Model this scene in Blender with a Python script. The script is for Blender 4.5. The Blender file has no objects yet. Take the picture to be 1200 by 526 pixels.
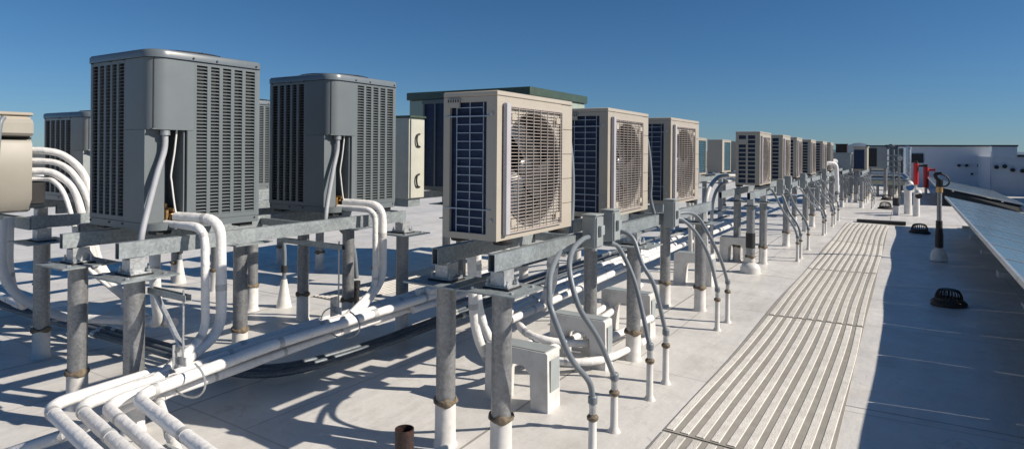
import bpy, bmesh, math, random
from mathutils import Vector, Matrix, noise
random.seed(7)
scn = bpy.context.scene
COL = scn.collection
R = math.radians

# ------------------------------------------------------------------ materials
def _nodes(name):
    m = bpy.data.materials.new(name); m.use_nodes = True
    nt = m.node_tree; nt.nodes.clear()
    out = nt.nodes.new('ShaderNodeOutputMaterial')
    b = nt.nodes.new('ShaderNodeBsdfPrincipled')
    nt.links.new(b.outputs[0], out.inputs[0])
    return m, nt, b

def mat(name, col, rough=.5, metal=0.0, var=.12, scale=9.0, bump=0.0, bscale=60.0, dirt=None, dirt_amt=0.0, dscale=3.0, spec=None, stretch=None, rvar=0.1):
    m, nt, b = _nodes(name)
    L = nt.links.new
    tc = nt.nodes.new('ShaderNodeTexCoord')
    src = tc.outputs['Object']
    if stretch:
        mp = nt.nodes.new('ShaderNodeMapping'); mp.inputs['Scale'].default_value = stretch
        L(src, mp.inputs[0]); src = mp.outputs[0]
    n = nt.nodes.new('ShaderNodeTexNoise'); n.inputs['Scale'].default_value = scale; n.inputs['Detail'].default_value = 6
    L(src, n.inputs[0])
    mr = nt.nodes.new('ShaderNodeMapRange')
    mr.inputs['From Min'].default_value = .3; mr.inputs['From Max'].default_value = .7
    mr.inputs['To Min'].default_value = 1-var; mr.inputs['To Max'].default_value = 1+var
    L(n.outputs[0], mr.inputs[0])
    oi = nt.nodes.new('ShaderNodeObjectInfo'); orr = nt.nodes.new('ShaderNodeMapRange'); orr.inputs['To Min'].default_value = .93; orr.inputs['To Max'].default_value = 1.07
    L(oi.outputs['Random'], orr.inputs[0]); om = nt.nodes.new('ShaderNodeMath'); om.operation = 'MULTIPLY'; L(orr.outputs[0], om.inputs[0]); L(mr.outputs[0], om.inputs[1])
    mul = nt.nodes.new('ShaderNodeVectorMath'); mul.operation = 'SCALE'
    mul.inputs[0].default_value = col; L(om.outputs[0], mul.inputs['Scale'])
    res = mul.outputs[0]
    if dirt:
        n2 = nt.nodes.new('ShaderNodeTexNoise'); n2.inputs['Scale'].default_value = dscale; n2.inputs['Detail'].default_value = 8; n2.inputs['Roughness'].default_value = .65
        L(tc.outputs['Object'], n2.inputs[0])
        r2 = nt.nodes.new('ShaderNodeMapRange'); r2.inputs['From Min'].default_value = .48; r2.inputs['From Max'].default_value = .72
        r2.inputs['To Max'].default_value = dirt_amt; L(n2.outputs[0], r2.inputs[0])
        mx = nt.nodes.new('ShaderNodeMix'); mx.data_type = 'RGBA'
        L(r2.outputs[0], mx.inputs[0]); L(res, mx.inputs[6]); mx.inputs[7].default_value = (*dirt, 1)
        res = mx.outputs[2]
    L(res, b.inputs['Base Color'])
    b.inputs['Metallic'].default_value = metal
    rr = nt.nodes.new('ShaderNodeMapRange'); rr.inputs['To Min'].default_value = max(.03, rough-rvar); rr.inputs['To Max'].default_value = min(1, rough+rvar)
    L(n.outputs[0], rr.inputs[0]); L(rr.outputs[0], b.inputs['Roughness'])
    if spec is not None: b.inputs['Specular IOR Level'].default_value = spec
    if bump:
        n3 = nt.nodes.new('ShaderNodeTexNoise'); n3.inputs['Scale'].default_value = bscale; n3.inputs['Detail'].default_value = 4
        L(src, n3.inputs[0])
        bp = nt.nodes.new('ShaderNodeBump'); bp.inputs['Strength'].default_value = bump; bp.inputs['Distance'].default_value = .01
        L(n3.outputs[0], bp.inputs['Height']); L(bp.outputs[0], b.inputs['Normal'])
    return m

def mat_galv(name, base, rough=.42):
    """hot-dip galvanised steel: spangle cells plus white bloom"""
    m, nt, b = _nodes(name); L = nt.links.new
    tc = nt.nodes.new('ShaderNodeTexCoord')
    v = nt.nodes.new('ShaderNodeTexVoronoi'); v.inputs['Scale'].default_value = 70
    n = nt.nodes.new('ShaderNodeTexNoise'); n.inputs['Scale'].default_value = 7; n.inputs['Detail'].default_value = 7; n.inputs['Roughness'].default_value = .7
    L(tc.outputs['Object'], v.inputs[0]); L(tc.outputs['Object'], n.inputs[0])
    sep = nt.nodes.new('ShaderNodeSeparateColor'); L(v.outputs['Color'], sep.inputs[0])
    a = nt.nodes.new('ShaderNodeMath'); a.operation = 'MULTIPLY'; a.inputs[1].default_value = .35; L(sep.outputs[0], a.inputs[0])
    c = nt.nodes.new('ShaderNodeMath'); c.operation = 'ADD'; L(a.outputs[0], c.inputs[0]); L(n.outputs[0], c.inputs[1])
    mr = nt.nodes.new('ShaderNodeMapRange'); mr.inputs['From Min'].default_value = .35; mr.inputs['From Max'].default_value = 1.0
    mr.inputs['To Min'].default_value = .72; mr.inputs['To Max'].default_value = 1.3; L(c.outputs[0], mr.inputs[0])
    mul = nt.nodes.new('ShaderNodeVectorMath'); mul.operation = 'SCALE'; mul.inputs[0].default_value = base; L(mr.outputs[0], mul.inputs['Scale'])
    L(mul.outputs[0], b.inputs['Base Color'])
    b.inputs['Metallic'].default_value = .55
    rr = nt.nodes.new('ShaderNodeMapRange'); rr.inputs['To Min'].default_value = rough-.1; rr.inputs['To Max'].default_value = rough+.2
    L(n.outputs[0], rr.inputs[0]); L(rr.outputs[0], b.inputs['Roughness'])
    return m

def mat_roof(name):
    """pale single-ply membrane: cloudy dirt, drip stains, seams, patches"""
    m, nt, b = _nodes(name); L = nt.links.new
    tc = nt.nodes.new('ShaderNodeTexCoord'); P = tc.outputs['Object']
    def noi(s, d=6, r=.6, src=P):
        n = nt.nodes.new('ShaderNodeTexNoise'); n.inputs['Scale'].default_value = s; n.inputs['Detail'].default_value = d; n.inputs['Roughness'].default_value = r
        L(src, n.inputs[0]); return n.outputs[0]
    def rng(x, a, c, lo, hi):
        r = nt.nodes.new('ShaderNodeMapRange'); r.inputs['From Min'].default_value = a; r.inputs['From Max'].default_value = c
        r.inputs['To Min'].default_value = lo; r.inputs['To Max'].default_value = hi; L(x, r.inputs[0]); return r.outputs[0]
    def mix(f, A, col):
        x = nt.nodes.new('ShaderNodeMix'); x.data_type = 'RGBA'; L(f, x.inputs[0])
        if isinstance(A, tuple): x.inputs[6].default_value = (*A, 1)
        else: L(A, x.inputs[6])
        x.inputs[7].default_value = (*col, 1); return x.outputs[2]
    c = mix(rng(noi(.55, 5), .35, .65, 0, 1), (.70, .68, .65), (.60, .585, .56))
    c = mix(rng(noi(2.6, 8, .7), .48, .75, 0, .6), c, (.42, .39, .345))
    c = mix(rng(noi(14, 6, .7), .58, .75, 0, .35), c, (.33, .31, .28))
    c = mix(rng(noi(60, 3, .6), .66, .74, 0, .3), c, (.22, .20, .18))
    wv = nt.nodes.new('ShaderNodeMath'); wv.operation = 'PINGPONG'; wv.inputs[1].default_value = .06; L(noi(.9, 5, .55), wv.inputs[0])
    ringm = nt.nodes.new('ShaderNodeMath'); ringm.operation = 'MULTIPLY'; L(rng(wv.outputs[0], .0, .006, 1, 0), ringm.inputs[0]); L(rng(noi(1.7, 4), .5, .62, 0, .45), ringm.inputs[1])
    c = mix(ringm.outputs[0], c, (.30, .27, .23))
    mpn = nt.nodes.new('ShaderNodeMapping'); mpn.inputs['Scale'].default_value = (1.6, .22, 1); L(P, mpn.inputs[0])
    c = mix(rng(noi(1.5, 6, .6, mpn.outputs[0]), .55, .7, 0, .35), c, (.74, .73, .71))
    # sheet seams: brick pattern mortar lines
    mp = nt.nodes.new('ShaderNodeMapping'); mp.inputs['Rotation'].default_value = (0, 0, R(90)); mp.inputs['Location'].default_value = (.4, .35, 0)
    L(P, mp.inputs[0])
    br = nt.nodes.new('ShaderNodeTexBrick'); br.inputs['Scale'].default_value = 1.0
    br.inputs['Brick Width'].default_value = 9.0; br.inputs['Row Height'].default_value = 1.83; br.inputs['Mortar Size'].default_value = .011
    br.inputs['Mortar Smooth'].default_value = .4
    L(mp.outputs[0], br.inputs['Vector'])
    br.inputs['Color1'].default_value = (0, 0, 0, 1); br.inputs['Color2'].default_value = (1, 1, 1, 1)
    c = mix(rng(br.outputs['Color'], 0, 1, 0, .28), c, (.52, .515, .50))
    c = mix(rng(br.outputs['Fac'], 0, 1, 0, .8), c, (.24, .22, .20))
    mp2 = nt.nodes.new('ShaderNodeMapping'); mp2.inputs['Location'].default_value = (.35, 0, 0); L(P, mp2.inputs[0])
    br2 = nt.nodes.new('ShaderNodeTexBrick'); br2.inputs['Scale'].default_value = 1.0
    br2.inputs['Brick Width'].default_value = 3.05; br2.inputs['Row Height'].default_value = 2.4; br2.inputs['Mortar Size'].default_value = .008
    L(mp2.outputs[0], br2.inputs['Vector'])
    c = mix(rng(br2.outputs['Fac'], 0, 1, 0, .5), c, (.30, .28, .26))
    L(c, b.inputs['Base Color'])
    L(rng(noi(3.5, 6), .3, .7, .30, .58), b.inputs['Roughness'])
    b.inputs['Specular IOR Level'].default_value = .45
    bp = nt.nodes.new('ShaderNodeBump'); bp.inputs['Strength'].default_value = .35; bp.inputs['Distance'].default_value = .02
    h = nt.nodes.new('ShaderNodeMath'); h.operation = 'ADD'
    mpw = nt.nodes.new('ShaderNodeMapping'); mpw.inputs['Scale'].default_value = (4.5, .9, 1); mpw.inputs['Rotation'].default_value = (0, 0, .2); L(P, mpw.inputs[0])
    h0 = nt.nodes.new('ShaderNodeMath'); h0.operation = 'MULTIPLY_ADD'; h0.inputs[1].default_value = 1.3; L(noi(1.2, 5, .5, mpw.outputs[0]), h0.inputs[0]); L(noi(7, 6, .55), h0.inputs[2])
    L(h0.outputs[0], h.inputs[0]); L(br.outputs['Fac'], h.inputs[1])
    L(h.outputs[0], bp.inputs['Height']); L(bp.outputs[0], b.inputs['Normal'])
    return m

M = {}
M['roof'] = mat_roof('roof_membrane')
M['post'] = mat_galv('galvanised_post', (.27, .275, .28))
M['rail'] = mat_galv('galvanised_rail', (.30, .335, .35), .5)
M['zinc'] = mat_galv('zinc_bright', (.45, .465, .475), .35)
M['sleeve'] = mat('white_wrap', (.66, .65, .63), .55, var=.1, scale=6, dirt=(.33, .30, .26), dirt_amt=.5, dscale=9, bump=.3, bscale=12)
M['goop'] = mat('brown_sealant', (.16, .125, .085), .7, var=.35, scale=40, bump=.8, bscale=40)
M['insul'] = mat('white_pipe_wrap', (.76, .75, .735), .5, var=.06, scale=14, dirt=(.38, .36, .33), dirt_amt=.4, dscale=14, bump=.8, bscale=22)
M['tape'] = mat('pipe_wrap_tape', (.46, .46, .455), .45, var=.1, scale=20)
M['beige'] = mat('beige_enamel', (.42, .38, .32), .38, var=.05, scale=5, dirt=(.30, .27, .22), dirt_amt=.22, dscale=5)
M['beige2'] = mat('beige_plastic', (.41, .38, .33), .45, var=.05, scale=5, dirt=(.28, .25, .21), dirt_amt=.2, dscale=4)
M['cover'] = mat('valve_cover_plastic', (.33, .31, .27), .5, var=.06, scale=4, dirt=(.24, .22, .19), dirt_amt=.3)
M['whip'] = mat('pale_whip', (.36, .37, .40), .45, var=.06, scale=20)
M['wire'] = mat('grille_wire', (.42, .37, .34), .45, var=.08, scale=5)
M['bezel'] = mat('grille_bezel', (.42, .41, .44), .45, var=.05)
M['fin'] = mat('coil_fins', (.012, .028, .075), .35, metal=.3, var=.35, scale=5, bump=.4, bscale=120, stretch=(1, 1, 14))
M['finteal'] = mat('coil_fins_teal', (.02, .10, .14), .35, metal=.3, var=.3, scale=5, stretch=(1, 1, 14))
M['guard'] = mat('coil_guard_wire', (.34, .40, .47), .4, metal=.3, var=.1)
M['dark'] = mat('dark_interior', (.018, .02, .022), .6, var=.3)
M['shroud'] = mat('fan_shroud', (.17, .16, .15), .5, var=.15)
M['blade'] = mat('fan_blade', (.09, .09, .095), .3, metal=.2, var=.1, spec=.8)
M['grey'] = mat('grey_enamel', (.145, .168, .18), .42, var=.05, scale=4, dirt=(.10, .105, .11), dirt_amt=.35, dscale=4, spec=.35, bump=.15, bscale=3)
M['greylid'] = mat('grey_lid', (.14, .165, .185), .3, var=.05, scale=4)
M['box'] = mat('grey_box_paint', (.30, .33, .335), .42, var=.07, scale=8, dirt=(.2, .2, .2), dirt_amt=.3)
M['conduit'] = mat('grey_conduit', (.17, .195, .22), .42, var=.06, scale=20)
M['emt'] = mat_galv('steel_conduit', (.13, .15, .17), .5)
M['rubber'] = mat('black_rubber', (.02, .02, .022), .6, var=.2)
M['castiron'] = mat('cast_iron', (.022, .018, .016), .55, var=.4, scale=18, bump=.4, bscale=50)
M['rust'] = mat('rusty_pipe', (.022, .012, .011), .5, var=.35, scale=20, dirt=(.09, .03, .02), dirt_amt=.6, dscale=25, bump=.5, bscale=60)
M['brass'] = mat('brass', (.50, .30, .12), .35, metal=.8, var=.3, scale=30)
M['copper'] = mat('copper', (.55, .27, .15), .35, metal=.8, var=.2, scale=30)
M['red'] = mat('red_paint', (.52, .025, .03), .4, var=.1)
M['blue'] = mat('blue_cap', (.05, .14, .35), .35, var=.1)
M['silver'] = mat('silver_duct', (.62, .63, .64), .28, metal=.85, var=.08)
M['greenpaint'] = mat('pale_green_paint', (.30, .36, .31), .45, var=.06)
M['greencap'] = mat('dark_green_cap', (.055, .085, .06), .4, var=.1)
M['cream'] = mat('cream_paint', (.50, .50, .43), .45, var=.05)
M['blockw'] = mat('white_painted_block', (.64, .63, .61), .6, var=.08, scale=6, dirt=(.36, .34, .31), dirt_amt=.5, dscale=8, bump=.35, bscale=25)
M['wall'] = mat('parapet_paint', (.62, .65, .69), .7, var=.05, scale=1.2)
M['coping'] = mat('dark_coping', (.03, .035, .04), .5, var=.1)
M['glass'] = mat('module_glass', (.10, .135, .165), .16, var=.10, scale=2, spec=.6, rvar=.05)
M['cellline'] = mat('module_gridline', (.20, .25, .28), .3, var=.05)
M['alu'] = mat('aluminium_frame', (.52, .53, .53), .35, metal=.7, var=.06)
M['padbase'] = mat('pad_groove', (.31, .295, .265), .8, var=.12, scale=12, dirt=(.22, .2, .17), dirt_amt=.5)
M['padrib'] = mat('pad_rib', (.62, .60, .56), .7, var=.1, scale=9, dirt=(.45, .42, .37), dirt_amt=.5, dscale=6, bump=.5, bscale=90)
M['land'] = mat('far_land', (.085, .09, .085), .9, var=.4, scale=.01)
M['hill'] = mat('far_hill', (.075, .125, .19), 1, var=.1, scale=.001)  # bluish tone puts aerial haze into the hill colour
M['wht'] = mat('white_wire', (.7, .7, .68), .5, var=.05)

# ------------------------------------------------------------------ mesh collector
class MB:
    def __init__(s, off=(0, 0, 0)): s.v = []; s.f = []; s.o = Vector(off)
    def add(s, vs, fs):
        n = len(s.v); s.v += [tuple(Vector(v)+s.o) for v in vs]; s.f += [tuple(i+n for i in f) for f in fs]; return s
    def box(s, x0, x1, y0, y1, z0, z1, c=0.0):
        if c > 0:
            prof = []
            for (cx, cy, a0) in ((x1-c, y1-c, 0), (x0+c, y1-c, 90), (x0+c, y0+c, 180), (x1-c, y0+c, 270)):
                for k in (0, 45, 90): prof.append((cx+c*math.cos(R(a0+k)), cy+c*math.sin(R(a0+k))))
            zz = [(z0, c*.6), (z0+c*.6, 0), (z1-c*.6, 0), (z1, c*.6)]
            cx, cy = (x0+x1)/2, (y0+y1)/2; hx, hy = (x1-x0)/2, (y1-y0)/2
            vs = []
            for z, ins in zz:
                for (a, b_) in prof: vs.append((cx+(a-cx)*(hx-ins)/hx, cy+(b_-cy)*(hy-ins)/hy, z))
            n = len(prof); fs = []
            for k in range(3):
                for i in range(n): j = (i+1) % n; fs.append((k*n+i, k*n+j, (k+1)*n+j, (k+1)*n+i))
            fs.append(tuple(range(n))[::-1]); fs.append(tuple(range(3*n, 4*n)))
            return s.add(vs, fs)
        vs = [(x0, y0, z0), (x1, y0, z0), (x1, y1, z0), (x0, y1, z0), (x0, y0, z1), (x1, y0, z1), (x1, y1, z1), (x0, y1, z1)]
        return s.add(vs, [(0, 3, 2, 1), (4, 5, 6, 7), (0, 1, 5, 4), (1, 2, 6, 5), (2, 3, 7, 6), (3, 0, 4, 7)])
    def obox(s, c, size, rot):
        Mx = Matrix.Translation(c) @ rot.to_4x4(); hx, hy, hz = [q/2 for q in size]
        vs = [Mx @ Vector((a*hx, b*hy, d*hz)) for d in (-1, 1) for (a, b) in ((-1, -1), (1, -1), (1, 1), (-1, 1))]
        return s.add(vs, [(0, 3, 2, 1), (4, 5, 6, 7), (0, 1, 5, 4), (1, 2, 6, 5), (2, 3, 7, 6), (3, 0, 4, 7)])
    def prism(s, poly, z0, z1):
        n = len(poly)
        vs = [(x, y, z0) for x, y in poly]+[(x, y, z1) for x, y in poly]
        fs = [(i, (i+1) % n, n+(i+1) % n, n+i) for i in range(n)]
        fs.append(tuple(range(n))[::-1]); fs.append(tuple(range(n, 2*n)))
        return s.add(vs, fs)
    def lathe(s, prof, c=(0, 0, 0), n=24, axis='z', cap=True):
        vs = []
        for r, z in prof:
            for i in range(n):
                a = 2*math.pi*i/n; p = (r*math.cos(a), r*math.sin(a), z)
                if axis == 'x': p = (z, p[0], p[1])
                if axis == 'y': p = (p[1], z, p[0])
                vs.append((p[0]+c[0], p[1]+c[1], p[2]+c[2]))
        fs = [(k*n+i, k*n+(i+1) % n, (k+1)*n+(i+1) % n, (k+1)*n+i) for k in range(len(prof)-1) for i in range(n)]
        if cap: fs.append(tuple(range(n))[::-1]); fs.append(tuple(range((len(prof)-1)*n, len(prof)*n)))
        return s.add(vs, fs)
    def cyl(s, c, r, h, n=20, axis='z'): return s.lathe([(r, 0), (r, h)], c, n, axis)
    def tube(s, pts, r, n=12, smooth=True, wob=0.0, cap=True):
        P = [Vector(p) for p in pts]
        if smooth: P = catmull(P)
        T = [(P[min(i+1, len(P)-1)]-P[max(i-1, 0)]).normalized() for i in range(len(P))]
        up = Vector((0, 0, 1)) if abs(T[0].z) < .9 else Vector((0, 1, 0))
        nrm = (up-T[0]*up.dot(T[0])).normalized(); vs = []
        for i, p in enumerate(P):
            nrm = (nrm-T[i]*nrm.dot(T[i])).normalized(); bn = T[i].cross(nrm)
            rr = r*(1+(wob*(noise.noise(p*7)+.7*noise.noise(p*19)) if wob else 0))
            for k in range(n):
                a = 2*math.pi*k/n; vs.append(p+(nrm*math.cos(a)+bn*math.sin(a))*rr)
        fs = [(i*n+k, i*n+(k+1) % n, (i+1)*n+(k+1) % n, (i+1)*n+k) for i in range(len(P)-1) for k in range(n)]
        if cap: fs.append(tuple(range(n))[::-1]); fs.append(tuple(range((len(P)-1)*n, len(P)*n)))
        return s.add(vs, fs)
    def build(s, name, m, parent=None, world=False, smooth=True):
        me = bpy.data.meshes.new(name)
        vs = s.v
        if parent is not None and world:
            inv = rootmat(parent).inverted(); vs = [tuple(inv @ Vector(v)) for v in vs]
        me.from_pydata(vs, [], s.f)
        bm = bmesh.new(); bm.from_mesh(me); bmesh.ops.recalc_face_normals(bm, faces=bm.faces[:])
        if smooth:
            for f in bm.faces: f.smooth = True
            for e in bm.edges:
                if len(e.link_faces) != 2 or e.calc_face_angle(0) > R(38): e.smooth = False
        bm.to_mesh(me); bm.free()
        me.materials.append(m if not isinstance(m, str) else M[m])
        o = bpy.data.objects.new(name, me); COL.objects.link(o)
        if parent is not None: o.parent = parent
        return o

def rootmat(p):
    mt = p.matrix_basis.copy()
    while p.parent is not None: p = p.parent; mt = p.matrix_basis @ mt
    return mt

def catmull(P, seg=7):
    if len(P) < 3: return P
    Q = [P[0]*2-P[1]]+P+[P[-1]*2-P[-2]]; out = []
    for i in range(1, len(Q)-2):
        a, b, c, d = Q[i-1], Q[i], Q[i+1], Q[i+2]
        for k in range(seg):
            t = k/seg
            out.append(.5*((2*b)+(c-a)*t+(2*a-5*b+4*c-d)*t*t+(3*b-a-3*c+d)*t**3))
    out.append(P[-1]); return out

def bend(pts, r=.12, n=6):
    """polyline with rounded elbows"""
    P = [Vector(p) for p in pts]; out = [P[0]]
    for i in range(1, len(P)-1):
        a, b, c = P[i-1], P[i], P[i+1]
        d1 = (a-b); d2 = (c-b); rr = min(r, d1.length*.49, d2.length*.49)
        s = b+d1.normalized()*rr; e = b+d2.normalized()*rr
        for k in range(n+1):
            t = k/n; out.append(s*(1-t)**2+b*2*t*(1-t)+e*t*t)
    out.append(P[-1])
    res = [out[0]]                         # subdivide the long runs so wrap and wobble have vertices
    for q in out[1:]:
        d = (q-res[-1]).length; k = max(1, int(d/.12)); s = res[-1]
        for j in range(1, k+1): res.append(s.lerp(q, j/k))
    return res

def thing(name, label, cat, loc=(0, 0, 0), rz=0, group=None):
    o = bpy.data.objects.new(name, None); COL.objects.link(o)
    o.empty_display_size = .1; o.location = loc; o.rotation_euler = (0, 0, rz)
    o['label'] = label; o['category'] = cat
    if group: o['group'] = group
    return o
def tag(o, label, cat, group=None):
    o['label'] = label; o['category'] = cat
    if group: o['group'] = group
    return o
def struct(o): o['kind'] = 'structure'; return o
KIDS = {}
def children(o): return [c for c in COL.objects if c.parent == o]
def dup(o, loc=None, rz=None, label=None, parent=None):
    c = o.copy(); COL.objects.link(c); c.parent = parent
    if loc is not None: c.location = loc
    if rz is not None: c.rotation_euler = (0, 0, rz)
    if label: c['label'] = label
    for ch in children(o): dup(ch, parent=c)
    return c

# ------------------------------------------------------------------ setting
def hz(x, y):
    return .016*math.sin(.9*y+.5)*(.5+.5*math.sin(.7*x))+.012*math.sin(2.1*x+1.3*y)+.02*noise.noise(Vector((x*.5, y*.5, 0)))-.012
def sheet(name, x0, x1, y0, y1, step, m, dz=0.0):
    mb = MB(); nx = max(1, int((x1-x0)/step)); ny = max(1, int((y1-y0)/step))
    vs = []
    for j in range(ny+1):
        for i in range(nx+1):
            x = x0+(x1-x0)*i/nx; y = y0+(y1-y0)*j/ny; vs.append((x, y, hz(x, y)+dz))
    fs = [(j*(nx+1)+i, j*(nx+1)+i+1, (j+1)*(nx+1)+i+1, (j+1)*(nx+1)+i) for j in range(ny) for i in range(nx)]
    mb.add(vs, fs); return mb
roof = struct(sheet('roof', -34, 22, -6, 40, .25, 0).build('roof_deck', 'roof'))
sheet_skirt = MB(); sheet_skirt.box(-34.3, 22, -6.3, 40.3, -9, -.2); struct(sheet_skirt.build('building_base', 'wall'))
g = MB(); g.add([(-9000, -9000, -9), (9000, -9000, -9), (9000, 9000, -9), (-9000, 9000, -9)], [(0, 1, 2, 3)]); struct(g.build('ground', 'land'))
hm = MB(); hv = []
hn = 90
for i in range(hn+1):
    t = i/hn; x = -3500+5200*t
    e = 20+35*max(0, noise.noise(Vector((t*9, 2, 0)))+.2)+75*math.exp(-((x+470)/150)**2)+40*math.exp(-((x+330)/260)**2)
    hv += [(x, 7600, -20), (x, 8000, e)]
hv += [(-3500+5200*i/hn, 8600, -20) for i in range(hn+1)]
hf = [(2*i, 2*i+2, 2*i+3, 2*i+1) for i in range(hn)]
base = 2*(hn+1); hf += [(2*i+1, 2*i+3, base+i+1, base+i) for i in range(hn)]
hm.add(hv, hf); struct(hm.build('hills', 'hill'))

# low perimeter kerbs of the roof (left side and back-left)
t = thing('parapet', 'low white parapet kerb along the far left edge of the roof', 'parapet', (-34, 17, 0))
MB().box(-34.2, -33.9, -6, 40, -.2, .45).build('kerb', 'wall', t, world=True)
MB().box(-34.26, -33.84, -6, 40, .452, .5).build('coping', 'coping', t, world=True)
t = thing('parapet', 'low pale parapet along the back of the roof behind the distant units', 'parapet', (-15, 40, 0))
MB().box(-33.88, -1.0, 40, 40.3, -.2, .75).build('kerb', 'wall', t, world=True)
MB().box(-33.88, -1.0, 39.95, 40.35, .752, .8).build('coping', 'coping', t, world=True)

# white walls at the far right
t = thing('parapet_wall', 'long white wall at the back of the roof with a thin black coping', 'wall', (1.5, 40, 0))
MB().box(-.98, 3.62, 40, 40.35, -.2, 2.12).build('wall_face', 'wall', t, world=True)
MB().box(-1.0, 3.62, 39.93, 40.4, 2.124, 2.2).build('coping', 'coping', t, world=True)
w = MB().box(.22, .76, 39.94, 39.995, 1.25, 1.74).build('window', 'dark', t, world=True)
for x, z in ((2.3, 1.14), (2.62, 1.15), (3.13, 1.16), (3.52, 1.17)):
    MB().lathe([(.075, 0), (.075, .08), (.05, .12)], (x, 39.88, z), 12, 'y').build('scupper', 'rubber', t, world=True)
for x, z in ((2.85, .72), (3.3, .86)):
    MB().box(x-.05, x+.05, 39.95, 39.998, z-.05, z+.05).build('vent_cover', 'rubber', t, world=True)
t = thing('parapet_wall', 'nearer white wall at right edge, lower, with a raised block at its end', 'wall', (8, 34, 0))
MB().box(3.13, 22, 34, 34.3, -.2, 1.62).build('wall_face', 'wall', t, world=True)
MB().box(3.98, 22, 33.94, 34.36, 1.624, 1.72).build('coping', 'coping', t, world=True)
MB().box(3.13, 3.97, 33.99, 34.31, 1.624, 2.06).build('raised_block', 'wall', t, world=True)
MB().box(3.09, 4.0, 33.94, 34.36, 2.064, 2.13).build('block_coping', 'coping', t, world=True)
MB().box(3.09, 3.13, 34.3, 40, -.2, 1.62).build('return_wall', 'wall', t, world=True)
for x, z in ((3.27, 1.18), (3.55, 1.22), (3.82, 1.07), (4.15, 1.04), (4.6, 1.0), (5.1, 1.0)):
    MB().lathe([(.085, 0), (.085, .07), (.05, .11)], (x, 33.9, z), 12, 'y').build('scupper', 'rubber', t, world=True)

t = thing('shade_block', 'plain white block added out of view at right to shade the roof', 'shadow caster', (10.5, 28.5, 0))
MB().box(7.3, 14, 24, 33.6, -.2, 3.0).build('wall', 'wall', t, world=True); MB().box(7.2, 14.1, 23.9, 33.7, 3.003, 3.1).build('coping', 'coping', t, world=True)  # unseen block, added to cast shade right of the farther array
# raised crossing strips of membrane
for y, w, h, lab in ((18.62, .16, .05, 'nearer raised white membrane strip crossing the roof beyond the walkway'), (24.0, .3, .07, 'farther raised white membrane strip crossing the roof')):
    mb = MB(); n = 40; vs = []
    for i in range(n+1):
        x = -8+9.6*i/n; z = hz(x, y)
        vs += [(x, y-w, z-.01), (x, y-w*.4, z+h), (x, y+w*.4, z+h), (x, y+w, z-.01)]
    fs = [(4*i+k, 4*i+4+k, 4*i+5+k, 4*i+1+k) for i in range(n) for k in range(3)]
    mb.add(vs, fs); tag(mb.build('roof_curb', 'sleeve'), lab, 'curb')

# ------------------------------------------------------------------ walkway pads
pads = [(.4, 3.76, 'nearest ribbed walkway pad, cut by the bottom of the picture'),
        (3.775, 7.05, 'ribbed grey walkway pad, second from the camera'),
        (7.065, 10.37, 'ribbed grey walkway pad, third from the camera'),
        (10.385, 13.82, 'ribbed grey walkway pad, fourth from the camera'),
        (13.835, 17.6, 'farthest ribbed walkway pad, ending at the raised strip')]
def make_pad(x0, x1, y0, y1, lab, grp, nr=10):
    t = thing('walkway_pad', lab, 'walkway pad', ((x0+x1)/2, (y0+y1)/2, 0), group=grp)
    sheet('b', x0, x1, y0, y1, .12, 0, .008).build('pad_base', 'padbase', t, world=True)
    mb = MB(); wd = (x1-x0)/nr
    for k in range(nr):
        a = x0+wd*(k+.2); b_ = a+wd*.60; n = int((y1-y0)/.15); vs = []
        for i in range(n+1):
            y = y0+.02+(y1-y0-.04)*i/n; dx = .014*math.sin(y*1.1+k*.13)+.0015*math.sin(y*2.7+k*1.9)
            za, zb = hz(a, y), hz(b_, y)
            vs += [(a+dx, y, za+.007), (a+dx+.005, y, za+.0125), (b_+dx-.005, y, zb+.0125), (b_+dx, y, zb+.007)]
        mb.add(vs, [(4*i+k2, 4*i+4+k2, 4*i+5+k2, 4*i+1+k2) for i in range(n) for k2 in range(3)])
    mb.build('rib_strips', 'padrib', t, world=True)
for y0, y1, lab in pads: make_pad(-1.25, -.34, y0, y1, lab, 'ribbed walkway pads beside the outdoor units')
make_pad(-5.85, -5.25, 5.0, 8.2, 'ribbed walkway pad between the grey units and the row behind', 'ribbed walkway pads beside the outdoor units')
tag(MB().box(-1.05, .0, 18.02, 18.3, -.02, .05).build('threshold_mat', 'castiron'), 'dark brown flat threshold mat at the far end of the walkway', 'mat')

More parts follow.
